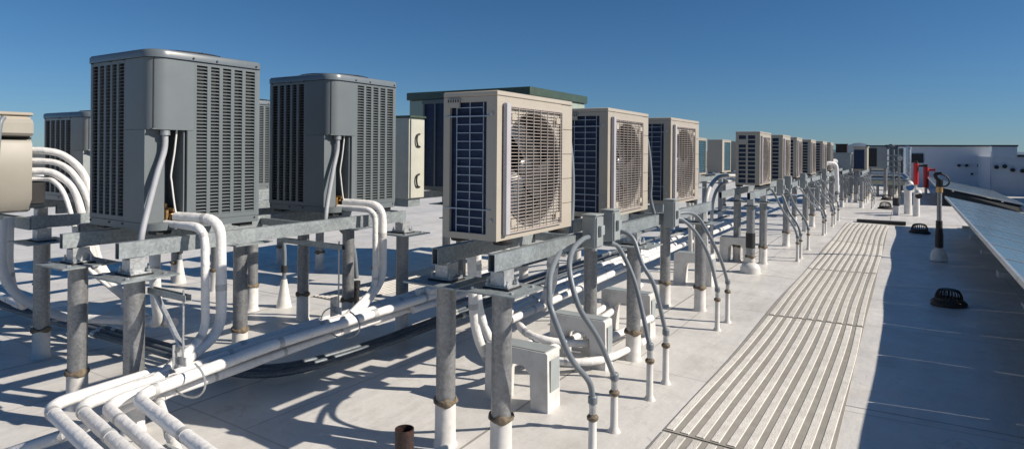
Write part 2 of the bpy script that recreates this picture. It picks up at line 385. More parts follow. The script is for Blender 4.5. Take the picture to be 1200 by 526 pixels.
# ------------------------------------------------------------------ outdoor unit stands
RB, RT = 1.045, 1.14          # rail bottom and top
def build_post(parent, x, y, name='post', top=.93, r=.057, band=None, cone=False, plate=(.375, .34)):
    p = MB().lathe([(r, -.04), (r, top)], (x, y, 0), 28).build(name, 'post', parent, world=True)
    z0 = hz(x, y)
    zs = .235+random.uniform(-.015, .02)
    MB().lathe([(r+.02, z0-.03), (r+.012, z0+.012), (r+.005, z0+.03), (r+.004, zs-.02), (r+.006, zs), (r+.001, zs+.004)], (x, y, 0), 28, cap=False).build('sleeve', 'sleeve', p, world=True)
    mb = MB(); vs = []; n = 28
    for k, (rr, zz) in enumerate(((0, -.018), (.010, -.012), (.013, .0), (.009, .013), (0, .02))):
        for i in range(n):
            a = 2*math.pi*i/n; q = r+.003+rr*(1+.6*noise.noise(Vector((math.cos(a)*3+x*7, math.sin(a)*3+y*5, zz*20)))); vs.append((x+q*math.cos(a), y+q*math.sin(a), zs+zz*(1+.5*math.sin(3*a+x))))
    mb.add(vs, [(k*n+i, k*n+(i+1) % n, (k+1)*n+(i+1) % n, (k+1)*n+i) for k in range(4) for i in range(n)]); mb.build('sealant_collar', 'goop', p, world=True)
    if band: MB().lathe([(r+.008, band[0]), (r+.008, band[1])], (x, y, 0), 24).build('black_band', 'rubber', p, world=True)
    if cone: MB().lathe([(.135, z0-.02), (.135, z0+.07), (.11, z0+.12), (r+.006, z0+.15)], (x, y, 0), 28).build('boot', 'sleeve', p, world=True)
    if plate:
        a, b_ = plate
        pl = MB().box(x-a/2, x+a/2, y-b_/2, y+b_/2, top+.001, top+.011).build('bearing_plate', 'rail', p, world=True)
        MB().box(x-.085, x+.085, y-.07, y+.07, top+.012, top+.02, 0).build('neoprene_pad', 'rubber', p, world=True)
        MB().box(x-.075, x+.075, y-.06, y+.06, top+.021, top+.029).build('slide_plate', 'zinc', p, world=True)
        if y < 5 and x > -5:
            for sx in (-1, 1):
                for sy in (-1, 1):
                    MB().lathe([(.013, 0), (.013, .014), (.006, .015), (.006, .034)], (x+sx*.065, y+sy*.05, top+.0295), 6).build('bolt', 'zinc', p, world=True)
                    MB().lathe([(.013, 0), (.013, .011)], (x+sx*.13, y+sy*.11, top+.0112), 6).build('bolt', 'zinc', p, world=True)
        mb = MB(); mb.box(x-.045, x+.045, y-.05, y+.05, top+.03, top+.036); mb.box(x-.045, x-.037, y-.05, y+.05, top+.036, RB-.001); mb.box(x+.037, x+.045, y-.05, y+.05, top+.036, RB-.001); mb.box(x-.037, x+.037, y-.05, y-.043, top+.036, RB-.012)
        mb.build('isolator_saddle', 'zinc', p, world=True)
    return p
def build_rail(parent, x, y0, y1, axis='y', zb=RB, zt=RT, hw=.022):
    """cold formed channel, open side hidden, with pressed slots"""
    mb = MB(); w = hw; th = .004
    def b(u0, u1, v0, v1, z0, z1):
        if axis == 'y': mb.box(x+u0, x+u1, v0, v1, z0, z1)
        else: mb.box(v0, v1, x+u0, x+u1, z0, z1)
    b(w-th, w, y0, y1, zb, zt); b(-w, -w+th, y0, y1, zb, zt)
    b(-w+th, w-th, y0, y1, zt-th, zt); b(-w+th, w-th, y0, y1, zb, zb+th)
    return mb.build('rail', 'rail', parent, world=True)

def stand(label, xs, y0, y1, ys, special=None, cross=()):
    t = thing('equipment_stand', label, 'equipment stand', ((xs[0]+xs[1])/2, (y0+y1)/2, 0), group='galvanised stands carrying the outdoor units')
    for x in xs: build_rail(t, x, y0, y1)
    for y in ys:
        for x in xs:
            kw = special(x, y) if special else {}
            if kw is None: continue
            build_post(t, x, y, **kw)
    for y in cross: build_rail(t, y, xs[0]+.03, xs[1]-.03, 'x', RB+.02, RT-.02, .015)
    return t
sA = stand('nearest galvanised stand in the right-hand row, carrying three large beige fan units', (-2.29, -1.9), 2.84, 7.3, (2.95, 4.95, 6.93), cross=(3.95, 5.8))
sB = stand('galvanised stand carrying the two big grey condensers', (-4.63, -3.93), 1.92, 4.42, (2.02, 3.22, 4.4),
           special=lambda x, y: None if (x > -4 and abs(y-3.22) < .1) else {}, cross=(3.4,))
sC = stand('galvanised stand at the left edge behind the grey condensers', (-5.95, -5.14), 2.25, 4.6, (2.33, 4.28), special=lambda x, y: None if (x > -5.2 and y < 3) else {})
sA2 = stand('galvanised stand farther along the right-hand row under the grid-backed beige units', (-2.27, -1.88), 9.3, 15.9, (9.45, 10.39, 12.6, 15.2),
            special=lambda x, y: (dict(band=(.35, .56), cone=True, plate=(.2, .2), name='post') if (x > -2 and y < 10) else (None if y < 10 else {})), cross=(11.6,))
sA3 = stand('galvanised stand at the far end of the right-hand row of beige units', (-2.27, -1.88), 16.1, 22.0, (16.4, 18.8, 21.2))
sB2 = stand('galvanised stand behind, carrying the beige units that turn their coils to the walkway', (-4.35, -3.95), 13.6, 20.2, (13.9, 16.2, 18.2, 20.0))
sD = stand('galvanised stand behind the first two grey condensers at far left', (-7.95, -7.1), 2.9, 6.4, (3.1, 4.6, 6.2))
sG = stand('galvanised stand under the large green-capped rooftop unit', (-5.6, -4.3), 5.6, 9.0, (5.8, 7.2, 8.8))
t_ = None

# ------------------------------------------------------------------ grey condensers
def rounded(x0, x1, y0, y1, rs, n=6):
    """rs: radii for corners (x1,y1),(x0,y1),(x0,y0),(x1,y0)"""
    out = []
    for (cx, cy, sx, sy, a0, r) in ((x1, y1, -1, -1, 0, rs[0]), (x0, y1, 1, -1, 90, rs[1]), (x0, y0, 1, 1, 180, rs[2]), (x1, y0, -1, 1, 270, rs[3])):
        for k in range(n+1):
            a = R(a0+90*k/n); out.append((cx+sx*r+r*math.cos(a), cy+sy*r+r*math.sin(a)))
    return out
def louver_panel(parent, u0, u1, z0, z1, ncol, nrow, face, m='grey', cv=1.0):
    """face: function (u, d, z) -> point, d = distance outwards"""
    mb = MB()
    def b(ua, ub, da, db, za, zb):
        vs = [face(u, d, z) for z in (za, zb) for (u, d) in ((ua, da), (ub, da), (ub, db), (ua, db))]
        mb.add(vs, [(0, 3, 2, 1), (4, 5, 6, 7), (0, 1, 5, 4), (1, 2, 6, 5), (2, 3, 7, 6), (3, 0, 4, 7)])
    e = .022; b(u0, u1, -.014, 0, z0, z0+.03); b(u0, u1, -.014, 0, z1-.022, z1)
    b(u0, u0+e, -.014, 0, z0+.03, z1-.022); b(u1-e, u1, -.014, 0, z0+.03, z1-.022)
    cw = (u1-u0-2*e)/ncol; rb = .013
    for c in range(1, ncol): uc = u0+e+c*cw; b(uc-rb, uc+rb, -.014, 0, z0+.03, z1-.022)
    dz = (z1-.022-z0-.03)/nrow
    for c in range(ncol):
        ua = u0+e+c*cw+(rb if c else 0); ub = u0+e+(c+1)*cw-(rb if c < ncol-1 else 0)
        for k in range(nrow):
            z = z0+.03+k*dz
            vs = [face(ua, -.012, z+dz*.50*cv), face(ub, -.012, z+dz*.50*cv), face(ub, -.001, z+dz*.30*cv), face(ua, -.001, z+dz*.30*cv),
                  face(ua, -.013, z+dz*.40*cv), face(ub, -.013, z+dz*.40*cv), face(ub, -.002, z+dz*.06), face(ua, -.002, z+dz*.06)]
            mb.add(vs, [(0, 3, 2, 1), (4, 5, 6, 7), (0, 1, 5, 4), (2, 3, 7, 6), (1, 2, 6, 5), (3, 0, 4, 7)])
    return mb.build('louvre_panel', m, parent, smooth=False)
def condenser(label, loc, rz=0, S=.4, H=1.17, zs=.65, whip=True, m='grey'):
    t = thing('condenser_unit', label, 'condenser', loc, rz, 'large grey condensers')
    # inner dark core with the service corner cut out
    i = S-.03
    MB().prism([(-i, -i), (S-.31, -i), (S-.31, -.15), (S-.28, -.13), (S-.24, -.13), (i, -.13), (i, i), (-i, i)], .05, zs).build('inner_core', 'dark', t, smooth=False)
    MB().prism([(-i, -i), (i, -i), (i, i), (-i, i)], zs+.001, H-.05).build('coil_core', 'dark', t, smooth=False)
    MB().prism(rounded(-S-.004, S+.004, -S-.004, S+.004, (.05, .05, .05, .11)), .0, .045).build('base_pan', m, t)
    # lid: flat skirt and slightly crowned top
    mb = MB(); rings = [(.012, H-.055), (.012, H-.02), (.004, H-.006), (-.02, H), (-.2, H+.012)]
    pts = []
    for d, z in rings: pts.append([(x, y, z) for x, y in rounded(-S-d, S+d, -S-d, S+d, (.05, .05, .05, .11+max(d, -.08)))])
    n = len(pts[0]); vs = [p for r_ in pts for p in r_]
    mb.add(vs, [(k*n+j, k*n+(j+1) % n, (k+1)*n+(j+1) % n, (k+1)*n+j) for k in range(len(rings)-1) for j in range(n)]+[tuple(range(n))[::-1], tuple(range((len(rings)-1)*n, len(rings)*n))])
    lid = mb.build('lid', 'greylid', t)
    mb = MB()
    for k in range(8): mb.lathe([(.30-.035*k, H+.018), (.30-.035*k, H+.024), (.293-.035*k, H+.024), (.293-.035*k, H+.018)], (0, 0, 0), 40, cap=False)
    for k in range(6): mb.obox((0, 0, H+.021), (.62, .006, .005), Matrix.Rotation(R(30*k), 3, 'Z'))
    mb.build('fan_guard', 'rubber', t)
    z1 = H-.058
    louver_panel(t, -S+.03, S-.31, .047, z1, 5, 44, lambda u, d, z: (u, -S-d, z), m, .5)
    louver_panel(t, -.12, S-.03, .047, z1, 5, 44, lambda u, d, z: (S+d, u, z), m)
    louver_panel(t, -S+.03, S-.03, .047, z1, 8, 30, lambda u, d, z: (u, S+d, z), m)
    louver_panel(t, -S+.03, S-.03, .047, z1, 8, 30, lambda u, d, z: (-S-d, u, z), m)
    # corner trims
    mb = MB()
    for poly in ([(S-.03, S-.03), (S, S-.03), (S-.004, S-.008), (S-.03, S)], [(-S+.03, S-.03), (-S+.03, S), (-S+.004, S-.008), (-S, S-.03)], [(-S+.03, -S+.03), (-S, -S+.03), (-S+.004, -S+.008), (-S+.03, -S)]):
        mb.prism(poly, .046, z1)
    mb.build('corner_post', m, t)
    # upper rounded corner cover
    cc = []; r_ = .11
    for k in range(9):
        a = R(270+90*k/8); cc.append((S-r_+r_*math.cos(a), -S+r_+r_*math.sin(a)))
    outer = [(S-.31, -S)]+cc+[(S, -.12)]; inner = [(S-.02, -.12)]+[(S-r_+(r_-.02)*math.cos(R(360-90*k/8)), -S+r_+(r_-.02)*math.sin(R(360-90*k/8))) for k in range(9)]+[(S-.31, -S+.02)]
    MB().prism(outer+inner, zs, z1).build('corner_cover', m, t)
    # lower service corner: side panel, recessed lit panel, flange
    MB().prism([(S-.31, -S), (S-.075, -S), (S-.075, -S+.13), (S-.09, -S+.13), (S-.09, -S+.015), (S-.31, -S+.015)], .046, zs-.002).build('service_panel', m, t, smooth=False)
    MB().prism([(S-.02, -.16), (S, -.16), (S, -.12), (S-.02, -.12)], .046, zs-.002).build('flange', m, t, smooth=False)
    MB().prism([(S-.235, -S+.225), (S-.021, -S+.225), (S-.021, -S+.235), (S-.225, -S+.235), (S-.225, -S+.016), (S-.235, -S+.016)][::-1], .046, zs-.002).build('recess_panel', m, t, smooth=False)
    MB().box(S-.3, S-.02, -S+.02, -.13, zs+.0015, zs+.008).build('cover_underside', m, t, smooth=False)
    mb = MB()
    for (x, y, ax) in [(-S+.045, -S, 'y'), (-.1, -S, 'y'), (S-.33, -S, 'y')]:
        mb.lathe([(.008, -.004), (.006, .004)], (x, y-.004, H-.045-.012), 8, 'y'); mb.lathe([(.008, -.004), (.006, .004)], (x, y-.004, .03), 8, 'y')
    for y in (-.13, .04, S-.05):
        mb.lathe([(.008, 0), (.006, .008)], (S+.011, y, H-.04), 8, 'x'); mb.lathe([(.008, 0), (.006, .006)], (S+.003, y, .03), 8, 'x')
    mb.build('screw_set', 'rubber', t)
    v = MB(); v.cyl((S-.17, -S+.19, .07), .016, .09); v.cyl((S-.13, -S+.2, .05), .02, .05); v.cyl((S-.17, -S+.19, .12), .012, .1, axis='x'); v.cyl((S-.1, -S+.16, .05), .014, .07); v.cyl((S-.1, -S+.16, .09), .01, .08, axis='y')
    v.build('service_valve', 'brass', t)
    MB().cyl((S-.2, -S+.17, .07), .02, .11).build('filter_drier', 'rubber', t)
    if whip:
        w = MB().tube([(S-.035, -S+.11, zs-.005), (S-.035, -S+.105, zs-.13), (S-.02, -S+.05, .36), (S+.0, -S-.02, .13), (S+.02, -S-.06, .0), (S+.02, -S-.07, -.08)], .0185, 14).build('whip', 'whip', t)
        MB().cyl((S-.035, -S+.11, zs-.035), .030, .033, 10).build('connector', 'zinc', w)
        MB().tube([(S-.04, -S+.19, zs), (S-.05, -S+.18, .5), (S-.06, -S+.165, .36), (S-.06, -S+.17, .3), (S-.05, -S+.19, .12), (S-.03, -S+.2, .08)], .006, 8).build('control_wire', 'wht', t)
    for sx in (-1, 1):
        for y_ in (-.3, .3): MB().box(sx*.33-.05, sx*.33+.05, y_-.05, y_+.05, -.028, -.001).build('foot_pad', 'rubber', t)
    return t
ZB = 1.169
ac = condenser('large grey louvred condenser nearest the camera, tallest in the picture', (-4.46, 2.58, ZB))
dup(ac, (-4.46, 4.05, ZB), label='second large grey louvred condenser, standing right of the nearest one')
dup(ac, (-7.6, 5.35, ZB), label='grey louvred condenser half seen through the gap between the two big grey ones')
gs = condenser('lower grey louvred condenser at far left behind the white arching pipes', (-7.09, 3.42, ZB), S=.46, H=.88, zs=.5, whip=False, m='box')
# electrical box seen in front of the hidden one
# ------------------------------------------------------------------ beige fan units
def split_unit(label, loc, rz=0, side='wire', fin='fin', W=.91, D=.37, H=.83, group='beige fan units with round fan grilles'):
    t = thing('fan_unit', label, 'outdoor unit', loc, rz, group)
    hy, hx = W/2, D/2
    gy0, gy1, gz0, gz1 = -hy+.055, hy-.165, .04, .745
    mb = MB()
    # front face (+x): frame round the grille
    mb.box(hx-.02, hx, -hy, gy0, .0, H-.03); mb.box(hx-.02, hx, gy0, gy1, .0, gz0); mb.box(hx-.02, hx, gy0, gy1, gz1, H-.03)
    n = 5; dz = (H-.03)/n
    for k in range(n): mb.box(hx-.02, hx, gy1, hy, k*dz+(.002 if k else 0), (k+1)*dz-.002)
    mb.box(hx-.03, hx-.008, gy1, hy-.002, .002, H-.031)
    # near end (-y): frame
    ox0, ox1, oz0, oz1 = -hx+.045, hx-.07, .035, H-.06
    mb.box(-hx, ox0, -hy, -hy+.02, 0, H-.03); mb.box(ox1, hx-.0205, -hy, -hy+.02, 0, H-.03)
    mb.box(ox0, ox1, -hy, -hy+.02, 0, oz0); mb.box(ox0, ox1, -hy, -hy+.02, oz1, H-.03)
    # far end panel and back frame
    mb.box(-hx, hx-.0205, hy-.02, hy, 0, H-.03)
    mb.box(-hx, -hx+.02, -hy+.0205, -hy+.05, 0, H-.03); mb.box(-hx, -hx+.02, hy-.2, hy-.0205, 0, H-.03)
    mb.box(-hx, -hx+.02, -hy+.05, hy-.2, 0, .035); mb.box(-hx, -hx+.02, -hy+.05, hy-.2, H-.06, H-.03)
    mb.box(-hx+.021, hx-.021, -hy+.021, hy-.021, .001, .02)
    mb.build('cabinet', 'beige', t)
    MB().box(-hx-.003, hx+.003, -hy-.003, hy+.003, H-.029, H, .008).build('top_cover', 'beige', t)
    # coil
    MB().box(-hx+.021, -hx+.05, -hy+.022, hy-.2, .02, H-.031).build('back_coil', fin, t, smooth=False)
    cb = MB().box(-hx+.051, ox1+.03, -hy+.026, -hy+.05, .021, H-.032).build('side_coil', fin, t, smooth=False)
    if side == 'wire':
        g = MB()
        for k in range(15): z = oz0+.04+k*(oz1-oz0-.07)/14; g.box(ox0+.04, ox1-.03, -hy+.008, -hy+.0125, z-.0022, z+.0022)
        for x in (ox0+.04, (ox0+ox1)/2+.005, ox1-.03): g.box(x-.0025, x+.0025, -hy+.0127, -hy+.0170, oz0, oz1)
        for z in (.17, H-.14): g.box(ox0-.03, ox1+.03, -hy-.006, -hy-.001, z-.003, z+.003)
        g.build('coil_guard', 'guard', t, smooth=False)
        bl = MB().box(ox0-.01, ox0+.075, -hy-.012, -hy-.001, oz1-.03, oz1+.02); bl.build('clip_bracket', 'beige2', t)
        mb = MB()
        for k in range(5): mb.box(ox0-.005+k*.017, ox0+.003+k*.017, -hy-.0135, -hy-.0125, oz1+.0, oz1+.016)
        mb.build('bracket_slots', 'dark', t)
        mb = MB(); mb.lathe([(.011, -.006), (.008, 0)], (hx-.035, -hy-.0, H-.13), 12, 'y'); mb.lathe([(.011, -.006), (.008, 0)], (hx-.035, -hy, .11), 12, 'y'); mb.build('screw_set', 'tape', t)
    elif side == 'grid':
        g = MB(); nr = 11; dzz = (oz1-oz0)/nr
        for k in range(1, nr): z = oz0+k*dzz; g.box(ox0, ox1, -hy+.001, -hy+.018, z-.008, z+.008)
        xc = (ox0+ox1)/2
        for k in range(nr):
            g.box(xc-.014, xc+.014, -hy+.001, -hy+.018, oz0+k*dzz+(.008 if k else 0), oz0+(k+1)*dzz-(.008 if k < nr-1 else 0))
        g.build('grid_frame', 'beige', t, smooth=False)
        MB().box(ox0, xc-.014, -hy-.001, -hy+.02, oz1-2*dzz+.008, oz1-dzz-.008).build('label_plate', 'beige2', t)
    # back wires
    g = MB()
    for k in range(14): z = .06+k*(H-.14)/13; g.box(-hx+.006, -hx+.011, -hy+.05, hy-.2, z-.002, z+.002)
    for k in range(7): y = -hy+.08+k*(W-.32)/6; g.box(-hx+.0112, -hx+.0155, y-.002, y+.002, .035, H-.06)
    g.build('back_guard', 'guard', t, smooth=False)
    # fan side
    cy, cz, rad = (gy0+gy1)/2, (gz0+gz1)/2, min(gy1-gy0, gz1-gz0)/2-.012
    # plate with a round hole
    mb = MB(); n = 48; ring = []; sq = []
    for i in range(n):
        a = 2*math.pi*i/n; c, s = math.cos(a), math.sin(a)
        ring.append((hx-.006, cy+rad*c, cz+rad*s))
        k = min((gy1-gy0)/2/max(abs(c), 1e-6), (gz1-gz0)/2/max(abs(s), 1e-6)); sq.append((hx-.006, cy+k*c, cz+k*s))
    back = [(hx-.10, cy+(rad-.01)*math.cos(2*math.pi*i/n), cz+(rad-.01)*math.sin(2*math.pi*i/n)) for i in range(n)]
    mb.add(ring+sq, [(i, (i+1) % n, n+(i+1) % n, n+i) for i in range(n)]); mb.build('fan_plate', 'beige2', t)
    mb = MB(); lip = [(hx+.002, cy+(rad+.010)*math.cos(2*math.pi*i/n), cz+(rad+.006)*math.sin(2*math.pi*i/n)) for i in range(n)]; ring = [(hx-.004, cy+(rad-.006)*math.cos(2*math.pi*i/n), cz+(rad-.004)*math.sin(2*math.pi*i/n)) for i in range(n)]
    mb.add(ring+lip+back, [(i, (i+1) % n, n+(i+1) % n, n+i) for i in range(n)]+[(2*n+i, 2*n+(i+1) % n, (i+1) % n, i) for i in range(n)])
    mb.build('fan_shroud', 'shroud', t)
    MB().box(-hx+.055, hx-.11, -hy+.055, hy-.03, .03, H-.04).build('inner_core', 'dark', t)
    fn = MB().lathe([(.07, 0), (.07, .03), (.05, .045), (.02, .05)], (hx-.085, cy, cz), 24, 'x').build('fan', 'blade', t)
    for b_ in range(3):
        mb = MB(); vs = []; a0 = 2*math.pi*b_/3+1.0; na, nr_ = 10, 6
        for i in range(nr_+1):
            r_ = .06+(rad-.085)*i/nr_
            for j in range(na+1):
                f = j/na; a = a0+f*(1.15-.15*i/nr_)+.35*i/nr_; vs.append((hx-.10+.055*f+.01*math.sin(f*3), cy+r_*math.cos(a), cz+r_*math.sin(a)))
        mb.add(vs, [(i*(na+1)+j, i*(na+1)+j+1, (i+1)*(na+1)+j+1, (i+1)*(na+1)+j) for i in range(nr_) for j in range(na)])
        mb.build('fan_blade', 'blade', fn)
    # grille: proud frame with rounded bezel on the near side, wires
    mb = MB()
    mb.box(hx+.001, hx+.03, gy0, gy0+.045, gz0-.01, gz1+.02, .008)
    mb.build('bezel', 'bezel', t)
    g = MB(); a, b2 = gy0+.045, gy1-.004
    nw = 37
    for k in range(nw): z = gz0+.006+k*(gz1-gz0-.012)/(nw-1); g.box(hx+.006, hx+.0105, a, b2, z-.0016, z+.0016)
    for k in range(8): y = a+.02+k*(b2-a-.04)/7; g.box(hx+.011, hx+.015, y-.0018, y+.0018, gz0, gz1)
    for (y0_, y1_, z0_, z1_) in ((a, b2, gz0-.008, gz0), (a, b2, gz1, gz1+.008), (b2, b2+.006, gz0-.008, gz1+.008)): g.box(hx+.001, hx+.015, y0_, y1_, z0_, z1_)
    g.build('fan_grille', 'wire', t, smooth=False)
    mb = MB()
    for y in (a+.05, b2-.06):
        for z in (gz0+.055, gz1-.055): mb.box(hx+.0155, hx+.019, y-.025, y+.025, z-.018, z+.018)
    mb.build('grille_clips', 'beige', t)
    for y in (-hy+.13, hy-.13):
        for x in (-hx+.03, hx-.04): MB().lathe([(.055, -.03), (.06, -.012), (.04, -.001)], (x, y, 0), 14).build('foot', 'rubber', t)
    return t
ZU = 1.172+.03
u1 = split_unit('largest beige fan unit nearest the camera, its blue coil end towards us', (-2.085, 3.34, ZU))
dup(u1, (-2.095, 4.855, ZU), rz=R(.9), label='second beige fan unit in the right-hand row, above the pair of grey switch boxes')
dup(u1, (-2.08, 6.345, ZU), rz=R(-.7), label='third beige fan unit in the right-hand row, last before the gap')
g1 = split_unit('first beige unit after the gap, with a dark two-column grid on its end', (-2.085, 10.68, ZU), side='grid', D=.36, W=.93, group='beige units with a grid of dark openings')
for y, s_ in ((12.66, 'second'), (14.5, 'third'), (16.9, 'fourth'), (19.2, 'fifth')):
    dup(g1, (-2.085+random.uniform(-.02, .02), y, ZU), rz=R(random.uniform(-1.2, 1.2)), label='%s beige unit after the gap, counted from the one with the fully visible end grid' % s_)
dup(g1, (-2.09, 21.3, ZU), rz=R(.6), label='farthest beige unit of the right-hand row, a narrow strip past the fifth')
b1 = split_unit('beige unit turned coil-side to the walkway, just right of the third fan unit', (-4.12, 14.35, ZU), rz=math.pi, side='none', fin='finteal', group='beige units turned with teal coils to the walkway')
dup(b1, (-4.12, 16.75, ZU), label='beige unit with teal coil and a dark end panel, left of the grid-backed unit')
dup(b1, (-4.12, 19.1, ZU), label='farthest beige unit of the turned row, mostly behind the grid-backed unit')

# leftmost beige unit with its valve cover
t = thing('fan_unit', 'beige unit cut by the left picture edge, with a bulging valve cover and grooves', 'outdoor unit', (-7.0, 2.29, 1.125))
t.scale = (1.12, 1.12, 1.10)
MB().box(-.45, .35, -.17, .19, 0, .77, .02).build('cabinet', 'beige', t)
MB().box(-.46, .36, -.18, .2, .772, .80, .012).build('top_cover', 'beige', t)
def bulge(z0, z1, taper, d=.10, y0=-.15, y1=.185):
    mb = MB(); n = 10; vs = []
    for z, k in ((z0, taper), (z0+(z1-z0)*.16, 1), (z1-.03, 1), (z1, .8)):
        for i in range(n+1):
            f = i/n; y = y0+(y1-y0)*f; dd = d*k*min(1, math.sin(math.pi*min(f*2.6, .5)))*min(1, math.sin(math.pi*min((1-f)*6, .5))); vs.append((.352+dd, y, z))
    m_ = n+1
    mb.add(vs, [(k*m_+i, k*m_+(i+1) % m_, (k+1)*m_+(i+1) % m_, (k+1)*m_+i) for k in range(3) for i in range(m_)]+[tuple(range(m_))[::-1], tuple(range(3*m_, 4*m_))])
    return mb
bulge(.02, .575, .4, .11).build('valve_cover', 'cover', t)
bulge(.61, .74, .85, .13).build('handle_cover', 'cover', t)
MB().box(.352, .356, -.165, .185, .585, .60).build('cover_groove', 'dark', t)
for x in (-.3, .28): MB().lathe([(.05, -.03), (.05, -.001)], (x, -.08, 0), 12).build('foot', 'rubber', t)
rl = thing('cross_beam', 'beige-lit steel beam under the beige unit at the left picture edge', 'beam', (-6.9, 2.42, 1.0))
build_rail(rl, 2.42, -7.6, -6.35, 'x', .99, 1.085, .03)

# cream cabinet with two black handles and the big green-capped unit
t = thing('control_cabinet', 'cream cabinet with two black C-shaped handles, right of the second grey condenser', 'cabinet', (-5.5, 6.02, 1.1))
MB().box(-.5, .32, -.12, .16, 0, 1.0, .01).build('body', 'cream', t)
MB().box(.321, .34, -.10, .15, .01, .98, .004).build('door', 'cream', t)
MB().box(-.52, .35, -.13, .17, 1.002, 1.025).build('roof_cap', 'greencap', t)
for z in (.14, .64):
    MB().tube([(.345, .06, z), (.36, .0, z+.02), (.362, -.02, z+.09), (.36, .0, z+.15), (.345, .055, z+.16)], .011, 8).build('handle', 'rubber', t)
MB().box(-.3, .3, -.1, .12, -.1, -.001).build('plinth', 'rail', t)
t = thing('rooftop_unit', 'big pale green rooftop unit with a dark green cap behind the nearest fan unit', 'rooftop unit', (-5.08, 7.75, 1.15))
# footprint x -6.1..-4.06, y 6.9..8.55
MB().box(-1.0, 1.0, -.82, .82, .0, 1.26, .012).build('body', 'greenpaint', t)
MB().box(-1.03, 1.03, -.85, .85, 1.262, 1.37, .008).build('cap', 'greencap', t)
MB().box(-.70, .9, -.845, -.822, .02, 1.22).build('coil', 'fin', t, smooth=False)
mb = MB()
for k in range(8): x = -.70+k*.2; mb.box(x-.012, x+.012, -.86, -.846, .0, 1.25)
mb.box(-.73, .93, -.861, -.8465, 1.2, 1.255); mb.box(-.73, .93, -.861, -.8465, -.01, .05); mb.build('coil_frame', 'grey', t)
mb = MB(); mb.box(1.001, 1.006, -.3, -.295, .02, 1.24); mb.box(1.001, 1.006, .3, .305, .02, 1.24); mb.build('panel_seam', 'greencap', t)

# ------------------------------------------------------------------ switch boxes on the rail
def switch_box(label, x, y, z0, h=.225):
    t = thing('switch_box', label, 'switch box', (x, y, z0), group='grey switch boxes on the rail')
    MB().box(-.05, .045, -.06, .06, 0, h-.012, .006).build('enclosure', 'box', t)
    MB().box(-.055, .055, -.066, .066, h-.011, h, .004).build('rain_lid', 'box', t)
    MB().box(.046, .055, -.052, .052, .01, h-.02).build('cover', 'box', t)
    h_ = MB().box(.056, .078, -.028, .03, .085, .15, .004).build('handle', 'box', t)
    MB().cyl((.03, -.03, -.018), .017, .02, 12).build('connector', 'zinc', t)
switch_box('grey switch box on the rail, left of the close pair', -1.80, 3.92, 1.055)
switch_box('grey switch box on the rail, right of the close pair', -1.80, 4.22, 1.065)
switch_box('single grey switch box on the rail below the third beige fan unit', -1.80, 5.6, 1.03, .25)
switch_box('grey switch box below the first grid-backed unit', -1.78, 11.3, 1.02, .25)
switch_box('grey switch box between the first and second grid-backed units', -1.78, 12.1, 1.0, .3)
switch_box('grey switch box below the third grid-backed unit', -1.78, 14.0, 1.0, .3)
switch_box('farthest grey switch box on the right-hand row', -1.78, 17.9, 1.0, .32)

# ------------------------------------------------------------------ grey conduits down to roof stubs
GC = 'grey conduits curving from the rail to the roof'
def conduit(label, pts, foot, zc, r=.0165):
    """pts: path to the coupling; foot (x,y); zc: height of the coupling top"""
    x, y = foot; z0 = hz(x, y)
    t = thing('conduit', label, 'conduit', (x, y, 0), group=GC)
    MB().tube([*pts, (x, y, zc)], r, 14).build('tube', 'conduit', t, world=True)
    MB().lathe([(r+.004, zc-.02), (r+.01, zc-.015), (r+.01, zc+.02), (r+.003, zc+.028)], (x, y, 0), 12).build('compression_nut', 'conduit', t, world=True)
    MB().lathe([(r+.003, zc-.075), (r+.003, zc-.021)], (x, y, 0), 14).build('coupling', 'zinc', t, world=True)
    MB().lathe([(.02, zc-.115), (.031, zc-.105), (.033, zc-.09), (.022, zc-.077)], (x, y, 0), 14).build('sealant_collar', 'goop', t, world=True)
    MB().lathe([(.05, z0-.02), (.036, z0+.008), (.024, z0+.03), (.022, zc-.1)], (x, y, 0), 16).build('stub', 'sleeve', t, world=True)
    return t
conduit('thick grey conduit nearest the camera, dropping from under the rail', [(-1.9, 3.60, 1.02), (-1.84, 3.48, 1.03), (-1.76, 3.28, .98), (-1.70, 3.11, .92), (-1.64, 3.05, .82), (-1.55, 3.13, .62)], (-1.46, 3.2, 0), .32) if False else None
conduit('grey conduit nearest the camera, dropping from under the rail', [(-1.86, 3.62, 1.04), (-1.80, 3.43, 1.07), (-1.72, 3.18, 1.0), (-1.66, 3.06, .90), (-1.60, 2.96, .87), (-1.54, 3.05, .68)][:4]+[(-1.60, 2.98, .84), (-1.52, 3.04, .60), (-1.47, 3.17, .44)], (-1.46, 3.2), .33)
conduit('second grey conduit, looping out of the left side of a switch box', [(-1.80, 3.86, 1.13), (-1.78, 3.72, 1.13), (-1.72, 3.46, 1.10), (-1.66, 3.30, 1.01), (-1.58, 3.26, .82), (-1.52, 3.41, .60)], (-1.50, 3.6), .33)
conduit('third grey conduit, leaving the bottom of the left switch box of the pair', [(-1.77, 4.16, 1.06), (-1.70, 4.22, .96), (-1.62, 4.26, .74)][:1]+[(-1.73, 4.24, 1.0), (-1.62, 4.26, .76)], (-1.49, 4.2), .36)
conduit('fourth grey conduit, arching over the rail right of the switch box pair', [(-1.86, 4.45, 1.06), (-1.80, 4.46, 1.10), (-1.72, 4.47, 1.05), (-1.64, 4.44, .88), (-1.56, 4.48, .72)], (-1.50, 4.57), .37)
conduit('fifth grey conduit, below the third beige fan unit, on the left of its pair', [(-1.86, 5.85, 1.08), (-1.80, 5.95, 1.06), (-1.70, 6.06, .93), (-1.60, 6.15, .70)], (-1.55, 6.27), .37)
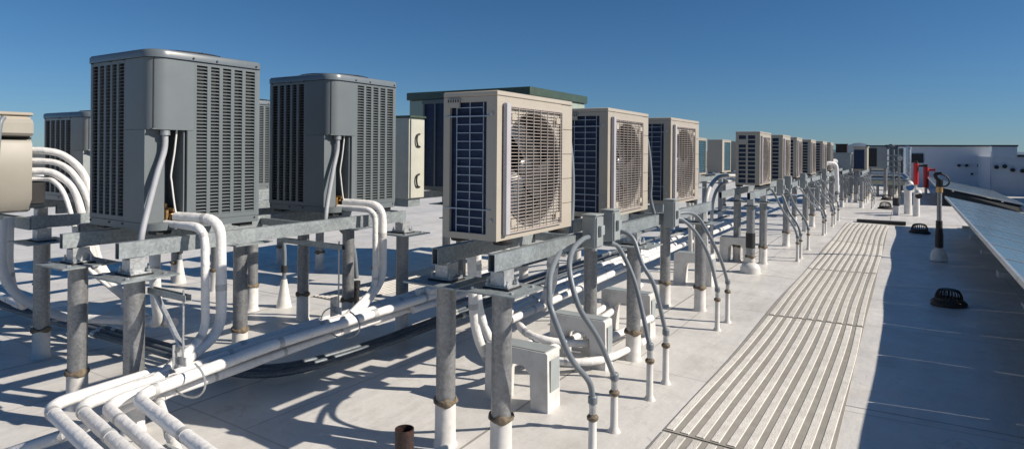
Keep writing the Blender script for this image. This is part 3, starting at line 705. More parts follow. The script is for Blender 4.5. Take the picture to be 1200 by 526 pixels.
conduit('sixth grey conduit, below the third beige fan unit, on the right of its pair', [(-1.9, 5.9, 1.06), (-1.83, 5.95, 1.12), (-1.73, 6.15, 1.09), (-1.62, 6.25, .88), (-1.55, 6.42, .62)], (-1.53, 6.6), .39)
far = [(10.5, 11.0, 1.12, 'first grey conduit beyond the gap, looping out under the first grid-backed unit'),
       (11.5, 11.35, 1.0, 'second grey conduit beyond the gap, close beside the first'),
       (12.0, 12.3, 1.05, 'third grey conduit beyond the gap, reaching the farthest of its cluster'),
       (13.5, 14.7, 1.0, 'fourth conduit beyond the gap, in the middle distance left of the walkway'),
       (14.4, 15.1, 1.05, 'fifth conduit beyond the gap, just behind the fourth'),
       (15.8, 16.6, 1.05, 'sixth conduit beyond the gap, beside the far end of the walkway'),
       (16.6, 17.1, 1.0, 'seventh conduit beyond the gap, near the end of the walkway'),
       (17.6, 18.15, 1.0, 'farthest grey conduit, landing beyond the end of the walkway')]
for y0, y1, z, lab in far:
    dy = y1-y0
    conduit(lab, [(-1.85, y0, z), (-1.78, y0+dy*.1, z-.0), (-1.66, y0+dy*.5, z*.72), (-1.52, y0+dy*.92, .52)], (-1.47, y1), .36, .018)

# ------------------------------------------------------------------ cord whips behind each beige unit
def whip(label, pts, r=.016, m='conduit', name='whip'):
    return tag(MB().tube(pts, r, 12).build(name, m), label, 'conduit')
whip('grey flexible whip hanging behind the nearest beige fan unit', [(-2.02, 3.80, 1.86), (-1.96, 3.84, 1.84), (-1.93, 3.86, 1.6), (-1.93, 3.87, 1.35), (-1.92, 3.83, 1.15)])
whip('second grey flexible whip, beside the first one behind the nearest fan unit', [(-2.06, 3.80, 1.75), (-2.0, 3.86, 1.7), (-1.99, 3.88, 1.45), (-1.95, 3.86, 1.2)], .012)
whip('grey flexible whip hanging behind the second beige fan unit', [(-2.02, 5.32, 1.86), (-1.95, 5.36, 1.82), (-1.92, 5.40, 1.5), (-1.93, 5.42, 1.3), (-1.9, 5.44, 1.15)])
whip('grey flexible whip hanging behind the third beige fan unit', [(-2.02, 6.80, 1.86), (-1.95, 6.84, 1.82), (-1.92, 6.88, 1.5), (-1.93, 6.86, 1.15)])
whip('black cable looping down behind the left corner of the nearest fan unit', [(-4.1, 5.8, 1.12), (-4.2, 5.75, 1.08), (-4.18, 5.72, .9), (-4.0, 5.7, .72), (-3.8, 5.75, .68)], .018, 'rubber', 'cable')
whip('grey conduit running up the left picture edge beside the beige unit', [(-6.45, 2.24, 1.95), (-6.42, 2.2, 1.85), (-6.40, 2.17, 1.4), (-6.40, 2.17, 1.0)], .02)

# ------------------------------------------------------------------ white insulated pipes
WP = 'white insulated pipes'
def pipe(label, pts, r=.043, rb=.12, cat='pipe', m='insul', rings=True, group=WP):
    P = bend(pts, rb); r *= .80
    t = thing('insulated_pipe', label, cat, tuple(P[0]), group=group)
    MB().tube(P, r, 16, smooth=False, wob=.12).build('jacket', m, t, world=True)
    if rings:
        acc = 0
        nxt = random.uniform(.2, .5)
        for i in range(1, len(P)-1):
            acc += (P[i]-P[i-1]).length
            if acc > nxt:
                d = (P[i+1]-P[i-1]).normalized()*random.uniform(.012, .022); MB().tube([P[i]-d, P[i]+d], r*1.06, 16, smooth=False).build('tape_band', 'tape', t, world=True); nxt = acc+random.uniform(.3, .9)
    return t
zb_ = .37
# long bundle beside the grey condensers; each turns towards the walkway at its near end
pipe('outermost white insulated pipe of the long bundle, its elbow nearest the left edge', [(-2.55, 1.33, .34), (-3.77, 1.50, .36), (-3.78, 3.4, .39), (-3.75, 6.2, .42), (-3.68, 9.0, .44)], .041, .13)
pipe('second white insulated pipe of the long bundle', [(-2.55, 1.43, .33), (-3.67, 1.60, .35), (-3.70, 3.0, .385), (-3.68, 6.2, .41)], .040, .12)
pipe('third white insulated pipe of the long bundle, inside the second', [(-2.55, 1.53, .32), (-3.58, 1.69, .34), (-3.63, 2.6, .37), (-3.625, 4.32, .38)], .038, .11)
pipe('innermost white insulated pipe of the long bundle, with the tightest elbow', [(-2.45, 1.63, .36), (-3.49, 1.80, .37), (-3.56, 2.7, .40), (-3.55, 5.0, .42)], .041, .11)
pipe('thin white pipe under the long bundle', [(-2.9, 1.7, .24), (-3.64, 2.0, .27), (-3.66, 3.5, .31), (-3.65, 4.28, .32)], .034, .1)
pipe('lowest white pipe tucked below the long bundle', [(-4.1, 1.42, .05), (-3.7, 1.6, .2), (-3.73, 2.2, .29), (-3.74, 3.8, .32), (-3.73, 4.3, .325)], .034, .1)
# drops from the condensers
pipe('thick white pipe arching over the rail from the nearest grey condenser', [(-4.12, 2.38, 1.245), (-3.76, 2.47, 1.24), (-3.76, 2.48, .52), (-3.72, 2.15, .37), (-3.70, 1.8, .345)], .042, .13)
pipe('thinner white pipe in front of the thick one at the nearest grey condenser', [(-4.12, 2.31, 1.205), (-3.76, 2.36, 1.20), (-3.76, 2.37, .52), (-3.69, 2.05, .37), (-3.665, 1.85, .35)], .032, .11)
pipe('thick white pipe arching over the rail from the second grey condenser', [(-4.12, 3.86, 1.245), (-3.76, 3.96, 1.235), (-3.76, 3.97, .6), (-3.75, 3.7, .39), (-3.74, 2.9, .36)], .040, .13)
pipe('thinner white pipe beside the thick one at the second grey condenser', [(-4.12, 3.79, 1.205), (-3.76, 3.87, 1.20), (-3.76, 3.88, .55), (-3.71, 3.5, .38), (-3.68, 2.9, .36)], .030, .11)
# bundle ends: white wrapped lumps where the smaller lines join
for k, (x, y, z, lab) in enumerate(((-3.62, 4.25, .46, 'topmost wrapped pipe end on the long bundle'), (-3.54, 4.30, .47, 'second wrapped pipe end on the long bundle, nearer the camera'), (-3.56, 4.12, .34, 'lowest wrapped pipe end beside the long bundle'))):
    pipe(lab, [(x, y, z), (x+.01, y+.35, z), (x+.02, y+1.6, z+.02)], .036, .05, rings=True)
# arching pipes at the left edge
ARC = [[(-5.85, 2.15, 1.67), (-5.72, 2.25, 1.67), (-5.62, 2.35, 1.63), (-5.52, 2.44, 1.49), (-5.45, 2.47, 1.25)],
       [(-5.85, 2.12, 1.59), (-5.72, 2.25, 1.59), (-5.62, 2.33, 1.56), (-5.52, 2.39, 1.46), (-5.45, 2.45, 1.25)],
       [(-5.85, 2.12, 1.5), (-5.72, 2.25, 1.51), (-5.62, 2.32, 1.47), (-5.52, 2.38, 1.36), (-5.45, 2.42, 1.09)],
       [(-5.85, 2.12, 1.45), (-5.72, 2.25, 1.45), (-5.62, 2.28, 1.43), (-5.52, 2.31, 1.33), (-5.45, 2.35, 1.08)]]
for k, (z, ye, r) in enumerate(((1.67, 0, .031), (1.59, 0, .026), (1.5, 0, .033), (1.45, 0, .02))):
    lab = ('topmost', 'second', 'third', 'lowest thin')[k]+' white pipe arching right from the beige unit at the left edge'
    tag_p = thing('insulated_pipe', lab, 'pipe', (-5.7, 2.5, z), group=WP)
    ARC[k] = [(x*1.13, y*1.13, 1.7-(1.7-z)*1.13) for x, y, z in ARC[k]]
    MB().tube(ARC[k]+[(ARC[k][-1][0], ARC[k][-1][1]+.06, .7), (-6.1, 3.1, .25)], r, 14, wob=.05).build('jacket', 'insul', tag_p, world=True)
pipe('short white pipe with an elbow standing behind the beam at the left edge', [(-5.55, 2.9, .1), (-5.55, 2.9, 1.24), (-5.3, 3.1, 1.27)], .045, .1)
pipe('white pipe dropping and curving behind the leftmost galvanised post', [(-6.35, 2.2, 1.1), (-6.35, 2.2, .55), (-6.2, 2.5, .25), (-5.3, 3.0, .22), (-5.2, 3.0, .24)], .045, .3)
pipe('white pipe loop hanging at the left picture edge', [(-6.5, 2.3, 1.1), (-6.5, 2.3, .5), (-6.9, 2.6, .2), (-8.5, 2.8, .15)], .045, .3)
pipe('white pipe curving down behind the nearest grey condenser posts', [(-5.05, 2.75, 1.1), (-5.05, 2.75, .6), (-5.25, 2.9, .22), (-6.4, 3.2, .18)], .05, .3)
# pipes under the beige row
pipe('white pipe dropping behind the nearest fan unit and sweeping along the roof', [(-2.55, 3.55, 1.15), (-2.55, 3.6, .45), (-2.5, 3.75, .14), (-2.3, 4.6, .16), (-2.35, 5.6, .2)], .04, .25)
pipe('second white pipe dropping beside the first behind the nearest fan unit', [(-2.66, 3.78, 1.15), (-2.66, 3.8, .5), (-2.6, 4.0, .15), (-2.42, 4.9, .2), (-2.45, 6.6, .25)], .04, .25)
pipe('white pipe sweeping round to the support block under the second fan unit', [(-2.95, 5.6, .33), (-2.9, 4.7, .3), (-2.55, 4.3, .22), (-2.1, 4.6, .16), (-1.98, 5.6, .18)], .038, .4)
pipe('outer white pipe of the curve under the second fan unit', [(-3.05, 5.7, .24), (-3.0, 4.6, .22), (-2.6, 4.15, .12), (-2.0, 4.4, .08), (-1.88, 5.2, .09)], .038, .4)
pipe('fat white pipe standing behind the switch box pair', [(-2.75, 4.95, .3), (-2.6, 4.85, .6), (-2.6, 4.85, 1.15)], .065, .2)
for k in range(4):
    pipe(('wrapped white pipe lying left', 'second wrapped pipe lying left', 'third wrapped pipe lying left', 'fourth wrapped pipe lying left')[k]+' of the support blocks, running to the back',
         [(-2.72-.1*k, 4.35+.1*k, .33+.015*(k % 2)), (-2.74-.1*k, 6.5, .36), (-2.7-.1*k, 12.5, .38)], .042, .1)
for lab, r_, P_ in (('large white pipe arching down in the gap, left of the first grid-backed unit', .032, [(-2.3, 11.4, 1.28), (-2.6, 11.0, 1.31), (-2.6, 10.3, 1.26), (-2.6, 9.85, 1.05), (-2.6, 9.75, .7), (-2.6, 9.84, .1)]),
                    ('second white arching pipe in the gap, inside the large one', .026, [(-2.3, 11.6, 1.22), (-2.55, 11.2, 1.22), (-2.62, 10.7, 1.15), (-2.62, 10.3, .95), (-2.62, 10.2, .6), (-2.62, 10.25, .1)]),
                    ('pale pipe dropping behind the third beige fan unit, left one', .03, [(-2.4, 7.0, 1.3), (-2.6, 8.0, 1.42), (-2.6, 8.55, 1.3), (-2.6, 8.85, 1.0), (-2.6, 8.95, .6), (-2.6, 9.0, .15)]),
                    ('pale pipe dropping behind the third beige fan unit, right one', .03, [(-2.4, 7.1, 1.4), (-2.7, 8.3, 1.50), (-2.7, 9.0, 1.35), (-2.7, 9.35, 1.0), (-2.7, 9.45, .6), (-2.7, 9.5, .15)])):
    tp = thing('insulated_pipe', lab, 'pipe', P_[-1], group=WP)
    MB().tube(P_, r_, 14, wob=.06).build('jacket', 'tape', tp, world=True)
pipe('white duct elbow rising between the far grey boxes', [(-2.3, 23.5, .1), (-2.3, 23.5, 1.2), (-2.2, 23.9, 1.42), (-2.1, 24.4, 1.42)], .13, .3, rings=False, m='tape')
pipe('white pipe elbow right of the farthest beige unit', [(-2.05, 20.6, .9), (-2.05, 20.6, 1.42), (-1.75, 20.8, 1.42), (-1.72, 20.8, .6)], .07, .15, rings=False)

# steel conduits lying on the roof
def steel(label, pts, r=.018, rb=.35):
    P = bend(pts, rb, 8)
    t = thing('steel_conduit', label, 'conduit', tuple(P[0]), group='steel conduits lying low over the roof')
    MB().tube(P, r, 12, smooth=False).build('tube', 'emt', t, world=True)
    for i in (len(P)//3, 2*len(P)//3): d = (P[i+1]-P[i]).normalized()*.03; MB().tube([P[i]-d, P[i]+d], r*1.35, 12, smooth=False).build('coupling', 'zinc', t, world=True)
for k, lab in enumerate(('nearest', 'second', 'third')):
    steel(lab+' of the dark steel conduits bending below the white bundle', [(-10.5, 2.55+.08*k, .12), (-3.80-.07*k, 2.80+.07*k, .08), (-3.66-.07*k, 3.7, .08), (-3.75-.07*k, 9.5, .12)], .022, .55)
steel('steel conduit running under the nearest fan unit towards the back', [(-3.2, 4.2, .42), (-3.1, 7.5, .45), (-3.0, 13, .45)], .02)
steel('upper steel conduit running under the nearest fan unit', [(-3.3, 4.6, .55), (-3.2, 8.5, .56), (-3.1, 14, .55)], .02)

# strut arms with hanger rods
def hanger(label, x0, x1, y, z, zr, flip=1, brace=True):
    t = thing('pipe_hanger', label, 'pipe hanger', (x0, y, z), group='strut arms holding the white pipes')
    mb = MB(); mb.box(x0, x1, y-.02, y-.016, z, z+.035); mb.box(x0, x1, y+.016, y+.02, z, z+.035); mb.box(x0, x1, y-.016, y+.016, z, z+.003)
    mb.build('strut_arm', 'rail', t, world=True)
    MB().cyl((x1-.05, y, zr), .006, z-zr+.06, 8).build('threaded_rod', 'zinc', t, world=True)
    if brace: MB().tube([(x0+.06, y, z-.0), (x1-.06, y, z-.28)], .016, 8, smooth=False).build('brace', 'zinc', t, world=True)
    b_ = MB(); b_.box(x1-.1, x1-.094, y-.035, y+.035, zr-.02, zr+.12); b_.box(x1-.094, x1-.02, y-.004, y+.004, zr+.0, zr+.05); b_.build('clevis', 'zinc', t, world=True)
    c = MB(); P = [(x1-.05+.20*math.cos(a), y, zr-.06+.11*math.sin(a)) for a in [R(q) for q in range(100, 440, 20)]]; c.tube([(p[0]+.02, p[1], p[2]) for p in P], .006, 6); c.build('hanger_loop', 'zinc', t, world=True)
hanger('strut arm and threaded rod at the left end of the long pipe bundle', -3.9, -3.50, 2.10, .82, .44)
hanger('strut arm and rod holding the pipe bundle below the second grey condenser', -4.25, -3.52, 3.30, .96, .48, brace=False)

# roof conduit stubs with cone flashings on the left
for x, y, lab in ((-5.76, 4.54, 'thin conduit rising from a white cone flashing behind the middle posts'), (-7.85, 4.59, 'small white cone flashing with a conduit behind the nearest grey condenser')):
    t = thing('cone_flashing', lab, 'roof flashing', (x, y, 0), group='white cone flashings')
    MB().lathe([(.085, -.03), (.078, .0), (.055, .12), (.03, .28)], (x, y, 0), 20).build('cone', 'sleeve', t, world=True)
    MB().tube([(x, y, .28), (x, y, .6), (x-.06, y, .85), (x-.12, y, 1.05)], .022, 10).build('tube', 'conduit', t, world=True)
    MB().lathe([(.035, .36), (.035, .43)], (x, y, 0), 12).build('coupling', 'rubber', t, world=True)
t = thing('conduit', 'grey conduit with a black coupling landing right of the middle posts', 'conduit', (-4.75, 4.6, 0))
MB().tube([(-4.95, 4.3, 1.05), (-4.85, 4.4, .98), (-4.74, 4.55, .75), (-4.72, 4.6, .4)], .024, 12).build('tube', 'conduit', t, world=True)
MB().lathe([(.03, -.02), (.03, .3), (.04, .3), (.04, .37)], (-4.72, 4.6, 0), 12).build('coupling', 'rubber', t, world=True)

# ------------------------------------------------------------------ white painted support blocks
def block(label, x1, y0, L=.50, W=.17, h=.38, lt=.13, topt=.11):
    t = thing('support_block', label, 'support block', (x1-L/2, y0+W/2, 0), group='white painted arch blocks under the pipes')
    mb = MB(); prof = [(x1-L, -.03), (x1-L+lt, -.03), (x1-L+lt+.01, h-topt-.05), (x1-L+lt+.06, h-topt), (x1-lt-.06, h-topt), (x1-lt-.01, h-topt-.05), (x1-lt, -.03), (x1, -.03), (x1-.008, h-.01), (x1-.02, h), (x1-L+.02, h), (x1-L+.008, h-.01)]
    n = len(prof); vs = [(x, y0, z) for x, z in prof]+[(x, y0+W, z) for x, z in prof]
    mb.add(vs, [(i, (i+1) % n, n+(i+1) % n, n+i) for i in range(n)]+[tuple(range(n)), tuple(range(n, 2*n))[::-1]])
    mb.build('arch', 'blockw', t, world=True)
    MB().box(x1-.0005, x1+.004, y0+.03, y0+W-.02, .12, h-.05).build('end_plate', 'box', t, world=True)
    MB().box(x1-L+.03, x1-.03, y0+.01, y0+W-.01, h+.001, h+.006).build('wear_plate', 'box', t, world=True)
block('white arch-shaped block nearest the camera, right of the nearest post', -1.97, 3.62)
block('white arch-shaped block behind the first, under the switch boxes', -1.97, 4.55, W=.14)
block('third white arch-shaped block, behind the post below the second fan unit', -1.99, 5.62, W=.14)
block('distant white arch-shaped block beside the post with the black band', -2.0, 10.2, W=.2)
block('dark-topped block at the bottom edge under the turning white pipes', -2.55, 1.5, L=.5, W=.22, h=.27)
block('white block far along the row below the gap', -2.1, 8.2, W=.2)

# ------------------------------------------------------------------ roof penetrations
t = thing('vent_pipe', 'short rusty open pipe stub at the bottom edge of the picture', 'pipe stub', (-2.235, 2.53, 0))
MB().lathe([(.05, -.03), (.05, .235), (.043, .235), (.043, .05), (.0001, .05)], (0, 0, 0), 28, cap=False).build('stub', 'rust', t)
MB().lathe([(.085, -.02), (.07, .01), (.052, .03)], (0, 0, 0), 24).build('flashing', 'sleeve', t)
def strainer(label, x, y, s=1.0):
    t = thing('roof_drain', label, 'roof drain', (x, y, 0), group='dark cage roof drains')
    MB().lathe([(.215*s, -.03), (.215*s, .025), (.19*s, .045), (.16*s, .045)], (0, 0, 0), 24).build('collar', 'castiron', t)
    mb = MB()
    for k in range(24):
        a = 2*math.pi*k/24; c, s_ = math.cos(a), math.sin(a)
        mb.tube([(.165*s*c, .165*s*s_, .04), (.15*s*c, .15*s*s_, .13*s), (.12*s*c, .12*s*s_, .185*s), (.08*s*c, .08*s*s_, .20*s)], .0085*s, 6)
    mb.lathe([(.085*s, .192*s), (.085*s, .21*s), (.03*s, .217*s)], (0, 0, 0), 16); mb.lathe([(.168*s, .05), (.168*s, .07), (.155*s, .07), (.155*s, .05)], (0, 0, 0), 24, cap=False)
    mb.build('cage', 'castiron', t)
strainer('nearest dark cage roof drain, in the shade left of the solar panels', .42, 8.75, .82)
strainer('dark cage roof drain in the shade beyond the tall vent post', .25, 16.3, .95)
strainer('dark cage roof drain in the sun beside the short black pipe', -.55, 22.9, 1.0)
strainer('small dark roof drain far down the roof', -.62, 27.4, .9)
strainer('farthest small dark roof drain, by the pale platform', -.35, 33.0, .9)

# tall standpipe with valve near the panels
t = thing('standpipe', 'tall pipe with black tape and a hose valve, standing in the shade by the panels', 'standpipe', (.46, 12.46, 0))
MB().cyl((0, 0, -.03), .035, 1.26, 16).build('riser', 'post', t)
MB().lathe([(.125, -.03), (.12, .05), (.10, .12), (.06, .17)], (0, 0, 0), 24).build('flashing', 'sleeve', t)
MB().lathe([(.06, .185), (.06, .38), (.048, .5), (.047, .62)], (0, 0, 0), 16).build('tape_wrap', 'rubber', t)
MB().cyl((0, 0, 1.08), .048, .09, 14).build('union', 'brass', t)
v = MB(); v.cyl((0, 0, 1.17), .05, .12, 12); v.tube([(0, 0, 1.28), (-.04, 0, 1.31), (-.06, 0, 1.36), (-.03, 0, 1.39)], .028, 10); v.tube([(-.06, 0, 1.385), (.03, 0, 1.395)], .024, 8)
v.build('hose_valve', 'castiron', t)
MB().tube([(.02, 0, 1.38), (.07, 0, 1.36), (.12, 0, 1.31), (.13, 0, 1.24), (.09, 0, 1.19), (.04, 0, 1.18)], .012, 10).build('bail_handle', 'rubber', t)

for x, y, h, lab in ((.38, 35.5, 1.28, 'left red standpipe before the white wall'), (.72, 32.7, 1.15, 'right red standpipe, with a black valve on top')):
    t = thing('red_standpipe', lab, 'standpipe', (x, y, 0), group='red standpipes')
    MB().cyl((0, 0, -.03), .055, .3, 14).build('base', 'sleeve', t); MB().cyl((0, 0, .27), .11, h-.27, 16).build('riser', 'red', t)
    MB().cyl((0, 0, h-.0), .07, .12, 12).build('cap', 'castiron', t)
    v = MB(); v.cyl((0, 0, h-.12), .05, .32, 10, 'x'); v.cyl((.30, 0, h-.12), .1, .03, 12, 'x'); v.build('valve', 'red' if x > .5 else 'castiron', t)

t = thing('vent_pipe', 'short post with a black rubber top beside the walkway end', 'pipe stub', (-.24, 20.68, 0))
MB().cyl((0, 0, -.03), .075, .3, 16).build('base', 'sleeve', t); MB().cyl((0, 0, .26), .085, .22, 16).build('black_cap', 'rubber', t)
for x, y, h, lab in ((.04, 21.3, .82, 'taller white gooseneck vent with a blue mouth, right of the walkway end'), (.24, 20.7, .62, 'shorter white gooseneck vent in front of the taller one')):
    t = thing('gooseneck_vent', lab, 'vent', (x, y, 0), group='white gooseneck vents')
    MB().tube([(0, 0, -.03), (0, 0, h*.5), (0, 0, h-.08), (.03, -.06, h+.04), (.05, -.14, h-.02)], .095 if h > .7 else .08, 16).build('neck', 'sleeve', t)
    MB().lathe([(.099 if h > .7 else .084, 0), (.099 if h > .7 else .084, .02)], (.05, -.16, h-.05), 16, 'y').build('mouth', 'blue' if h > .7 else 'rubber', t)  # taller neck gets a blue-coloured mouth disc, shorter one black

# ------------------------------------------------------------------ solar arrays
def array(label, y0, n, x0=.776, zt=.716, tan=.22, wd=2.27, pitch=1.166):
    t = thing('solar_array', label, 'solar panels', (x0, y0, 0), group='tilted solar arrays at the right')
    cs = 1/math.hypot(1, tan); ln = wd/cs
    def P(u, y, d): return (x0+u*cs+d*tan*cs, y, zt-u*tan*cs+d*cs)
    def slab(mb, ua, ub, ya, yb, da, db):
        vs = [P(u, y, d) for d in (da, db) for (u, y) in ((ua, ya), (ub, ya), (ub, yb), (ua, yb))]
        mb.add(vs, [(0, 3, 2, 1), (4, 5, 6, 7), (0, 1, 5, 4), (1, 2, 6, 5), (2, 3, 7, 6), (3, 0, 4, 7)])
    first = None
    for k in range(n):
        ya = y0+k*pitch; yb = ya+pitch-.017
        mb = MB(); slab(mb, 0, .03, ya, yb, -.04, 0); slab(mb, ln-.03, ln, ya, yb, -.04, 0); slab(mb, .03, ln-.03, ya, ya+.022, -.04, 0); slab(mb, .03, ln-.03, yb-.022, yb, -.04, 0)
        f = mb.build('module', 'alu', t, world=True, smooth=False)
        mb = MB(); slab(mb, .03, ln-.03, ya+.022, yb-.022, -.012, -.004); mb.build('glass', 'glass', f, world=True, smooth=False)
        mb = MB()
        for j in range(1, 12): u = ln*j/12; slab(mb, u-.003, u+.003, ya+.03, yb-.03, -.0035, -.0025)
        mb.build('cell_lines', 'cellline', f, world=True, smooth=False)
    ye = y0+n*pitch-.03
    if END_SHEET:  # dark slanted sheet closing the near end of the array
        p0, p1 = P(.05, y0, -.05), P(ln-.05, y0, -.05); y = y0+.03
        MB().add([(p0[0], y-.25, -.03), (p1[0], y-.25, -.03), (p1[0], y, p1[2]), (p0[0], y, p0[2]), (p0[0], y-.23, -.03), (p1[0], y-.23, -.03), (p1[0], y+.02, p1[2]), (p0[0], y+.02, p0[2])], [(0, 1, 2, 3), (7, 6, 5, 4), (0, 4, 5, 1), (1, 5, 6, 2), (2, 6, 7, 3), (3, 7, 4, 0)]).build('end_sheet', 'dark', t, smooth=False, world=True)
    for u in (.52, ln-.52):
        mb = MB(); slab(mb, u-.03, u+.03, y0, ye, -.10, -.042); mb.build('rack_rail', 'alu', t, world=True, smooth=False)
        k = 0
        while k <= n:
            y = min(y0+k*pitch+.1, ye-.1); p = P(u, y, -.1); MB().box(p[0]-.02, p[0]+.02, y-.02, y+.02, -.03, p[2]).build('rack_leg', 'alu', t, world=True, smooth=False)
            MB().box(p[0]-.15, p[0]+.15, y-.12, y+.12, -.03, .05).build('ballast', 'blockw', t, world=True, smooth=False); k += 2
END_SHEET = False
array('nearer tilted solar array along the right edge of the roof', 5.39-3*1.166, 14)
END_SHEET = True
array('farther tilted solar array below the white wall', 24.6, 8)

# ------------------------------------------------------------------ far cluster of equipment
def boxunit(label, x0, x1, y0, y1, z0, z1, m, face=None, legs=True, name='far_unit', cap=None):
    t = thing('equipment_cabinet' if name == 'far_unit' else name, label, 'rooftop equipment', ((x0+x1)/2, (y0+y1)/2, 0))
    MB().box(x0, x1, y0, y1, z0, z1, .015).build('body', m, t, world=True)
    if face:
        fx0, fx1, fm = face; MB().box(x0+fx0*(x1-x0), x0+fx1*(x1-x0), y0-.012, y0-.002, z0+.06, z1-.08).build('front_panel', fm, t, world=True)
    MB().box(x0-.02, x1+.02, y0-.02, y1+.02, z1+.001, z1+.04).build('cap', cap or m, t, world=True)
    if legs:
        for x in (x0+.08, x1-.08):
            for y in (y0+.1, y1-.1):
                p = MB().cyl((x, y, -.03), .055, z0+.03, 12).build('leg', 'post', t, world=True); MB().cyl((x, y, -.03), .065, .28, 12).build('sleeve', 'sleeve', p, world=True)
    return t
boxunit('grey cabinet just right of the farthest beige unit', -2.75, -2.2, 24.0, 24.9, .9, 2.0, 'grey', (.1, .9, 'greylid'))
boxunit('dark grey louvred box behind the white duct elbow', -2.7, -1.85, 28.0, 29.0, .8, 1.7, 'box')
boxunit('small dark reddish equipment on top of the distant grey box', -2.4, -2.0, 28.2, 28.6, 1.745, 2.05, 'rust', legs=False)
boxunit('beige box unit with a wide dark blue coil in the far cluster', -1.62, -1.18, 25.6, 26.6, 1.1, 1.93, 'beige', (.06, .8, 'fin'))
boxunit('large dark-fronted grey box behind the far beige unit', -1.35, -.62, 28.4, 29.6, 1.15, 2.0, 'box', (.1, .5, 'dark'), cap='dark')
boxunit('narrow dark cabinet to the right of the dark-fronted box', -.62, -.3, 31, 31.8, 1.0, 2.0, 'grey')
t = thing('exhaust_duct', 'silver vertical duct beside the red standpipes', 'duct', (.02, 35, 0))
MB().cyl((0, 0, -.03), .17, 2.0, 24).build('shaft', 'silver', t); MB().lathe([(.2, 1.97), (.2, 2.02), (.05, 2.08)], (0, 0, 0), 24).build('cap', 'silver', t)
t = thing('exhaust_duct', 'bluish-silver duct left of the bright silver one', 'duct', (-.3, 35.2, 0))
MB().cyl((0, 0, -.03), .17, 1.95, 24).build('shaft', 'greylid', t); MB().lathe([(.19, 1.92), (.19, 1.97), (.05, 2.0)], (0, 0, 0), 24).build('cap', 'greylid', t)
t = thing('pipe_platform', 'low cream platform with a flat dark top in the far distance', 'platform', (-.8, 30, 0))
MB().box(-1.5, .15, 29.9, 31.2, .45, .62).build('deck', 'cream', t, world=True); MB().box(-1.52, .17, 29.88, 31.22, .622, .66).build('top_sheet', 'greylid', t, world=True)
for x in (-1.4, -1.0, -.6, -.2, .08): MB().cyl((x, 30.0, -.03), .05, .48, 10).build('leg', 'post', t, world=True)
t = thing('pipe_duct', 'silver round duct elbow lying on the cream platform', 'duct', (-.2, 30.5, .66))
MB().tube([(-1.3, 30.6, .82), (-.4, 30.6, .82), (-.1, 30.5, .80), (.06, 30.3, .66)], .11, 14).build('shaft', 'silver', t, world=True)
t = thing('pipe_rack', 'vertical pipe manifold with silver elbows in front of the far ducts', 'pipe manifold', (-.35, 27, 0))
MB().cyl((-.40, 27, -.03), .03, 1.9, 10).build('riser', 'conduit', t, world=True); MB().cyl((-.22, 27, -.03), .03, 1.7, 10).build('riser', 'post', t, world=True)
MB().tube([(-.62, 27, 1.9), (-.5, 27, 2.02), (-.38, 27, 1.97)], .05, 10).build('elbow', 'emt', t, world=True)
for z in (1.25, 1.45, 1.65): MB().cyl((-.62, 27, z), .025, .45, 8, 'x').build('cross_pipe', 'conduit', t, world=True)
MB().lathe([(.09, -.05), (.09, .05)], (-.2, 26.9, 1.55), 14, 'y').build('hand_wheel', 'tape', t, world=True)
stand('galvanised stand below the far cluster of boxes', (-1.75, -1.2), 22.6, 27.2, (22.8, 24.2, 25.6, 27.0))
stand('galvanised stand behind the far cluster', (-2.6, -2.15), 23.6, 29.4, (23.8, 25.8, 28.0))
for k, (y0, y1, lab) in enumerate(((22.0, 22.6, 'left small conduit dropping from the far stand'), (23.0, 23.5, 'middle small conduit dropping from the far stand'), (24.2, 24.8, 'right small conduit dropping from the far stand'))):
    conduit(lab, [(-1.2, y0, 1.0), (-1.12, y0+.1, 1.0), (-1.0, y0+.3, .7), (-.92, y1-.05, .5)], (-.9, y1), .36, .018)
tag(MB().tube([(-9.5, 30, 2.05), (-9.5, 30, 2.5)], .03, 8).build('antenna_mast', 'rubber'), 'thin dark mast above the units in the gap', 'mast')

# equipment further left in the background, partly seen through gaps
boxunit('dark electrical box seen between the two big grey condensers', -8.05, -7.85, 4.55, 4.75, 1.16, 1.75, 'dark', legs=False)
boxunit('dark low box behind the arching white pipes at far left', -7.2, -6.95, 2.6, 2.75, 1.16, 1.38, 'rubber', legs=False)

# ------------------------------------------------------------------ camera, light, world
cam = bpy.data.cameras.new('camera'); co = bpy.data.objects.new('camera', cam); COL.objects.link(co)
co.matrix_world = Matrix.Translation((0, 0, 1.7)) @ Matrix.Rotation(R(32), 4, 'Z') @ Matrix.Rotation(R(90), 4, 'X') @ Matrix.Rotation(R(.48), 4, 'Z')
cam.sensor_width = 36; cam.lens = 22.2; cam.shift_y = -86/1200; cam.clip_start = .05; cam.clip_end = 30000
scn.camera = co

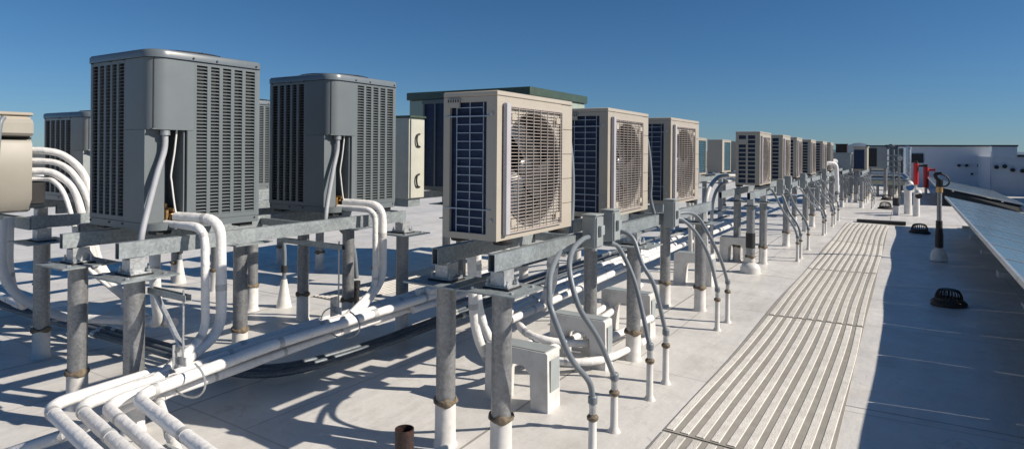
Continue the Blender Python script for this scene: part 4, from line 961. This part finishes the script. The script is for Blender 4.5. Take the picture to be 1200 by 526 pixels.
EL, AZ = R(35), R(19)      # sun height; azimuth from +X towards +Y
sd = Vector((math.cos(EL)*math.cos(AZ), math.cos(EL)*math.sin(AZ), math.sin(EL)))
sun = bpy.data.lights.new('sun', 'SUN'); so = bpy.data.objects.new('sun', sun); COL.objects.link(so)
so.rotation_euler = sd.to_track_quat('Z', 'Y').to_euler(); sun.energy = 4.8; sun.angle = R(.53); sun.color = (1, .91, .79)
w = bpy.data.worlds.new('World'); scn.world = w; w.use_nodes = True
nt = w.node_tree; nt.nodes.clear()
o_ = nt.nodes.new('ShaderNodeOutputWorld'); bg = nt.nodes.new('ShaderNodeBackground'); sk = nt.nodes.new('ShaderNodeTexSky')
sk.sky_type = 'NISHITA'; sk.sun_disc = False; sk.sun_elevation = EL; sk.sun_rotation = math.atan2(sd.x, sd.y)
sk.air_density = 1.0; sk.dust_density = .0; sk.ozone_density = 1.5; sk.altitude = 300
bg.inputs['Strength'].default_value = .05
tn = nt.nodes.new('ShaderNodeMix'); tn.data_type = 'RGBA'; tn.blend_type = 'MULTIPLY'; tn.inputs[0].default_value = 1; tn.inputs[7].default_value = (.50, .70, .98, 1)
tcw = nt.nodes.new('ShaderNodeTexCoord'); sx = nt.nodes.new('ShaderNodeSeparateXYZ'); nt.links.new(tcw.outputs['Generated'], sx.inputs[0])
rp = nt.nodes.new('ShaderNodeValToRGB'); rp.color_ramp.elements[0].position = 0; rp.color_ramp.elements[0].color = (.42, .69, 1.16, 1)
rp.color_ramp.elements[1].position = .35; rp.color_ramp.elements[1].color = (.34, .72, 1.02, 1)
e_ = rp.color_ramp.elements.new(.10); e_.color = (.41, .71, 1.09, 1)
nt.links.new(sx.outputs[2], rp.inputs[0]); nt.links.new(rp.outputs[0], tn.inputs[7])
nt.links.new(sk.outputs[0], tn.inputs[6]); nt.links.new(tn.outputs[2], bg.inputs[0]); nt.links.new(bg.outputs[0], o_.inputs[0])
scn.view_settings.view_transform = 'Standard'; scn.view_settings.look = 'None'; scn.view_settings.gamma = 1
scn.view_settings.exposure = 0.33; scn.view_settings.use_curve_mapping = False
scn.cycles.use_denoising = True
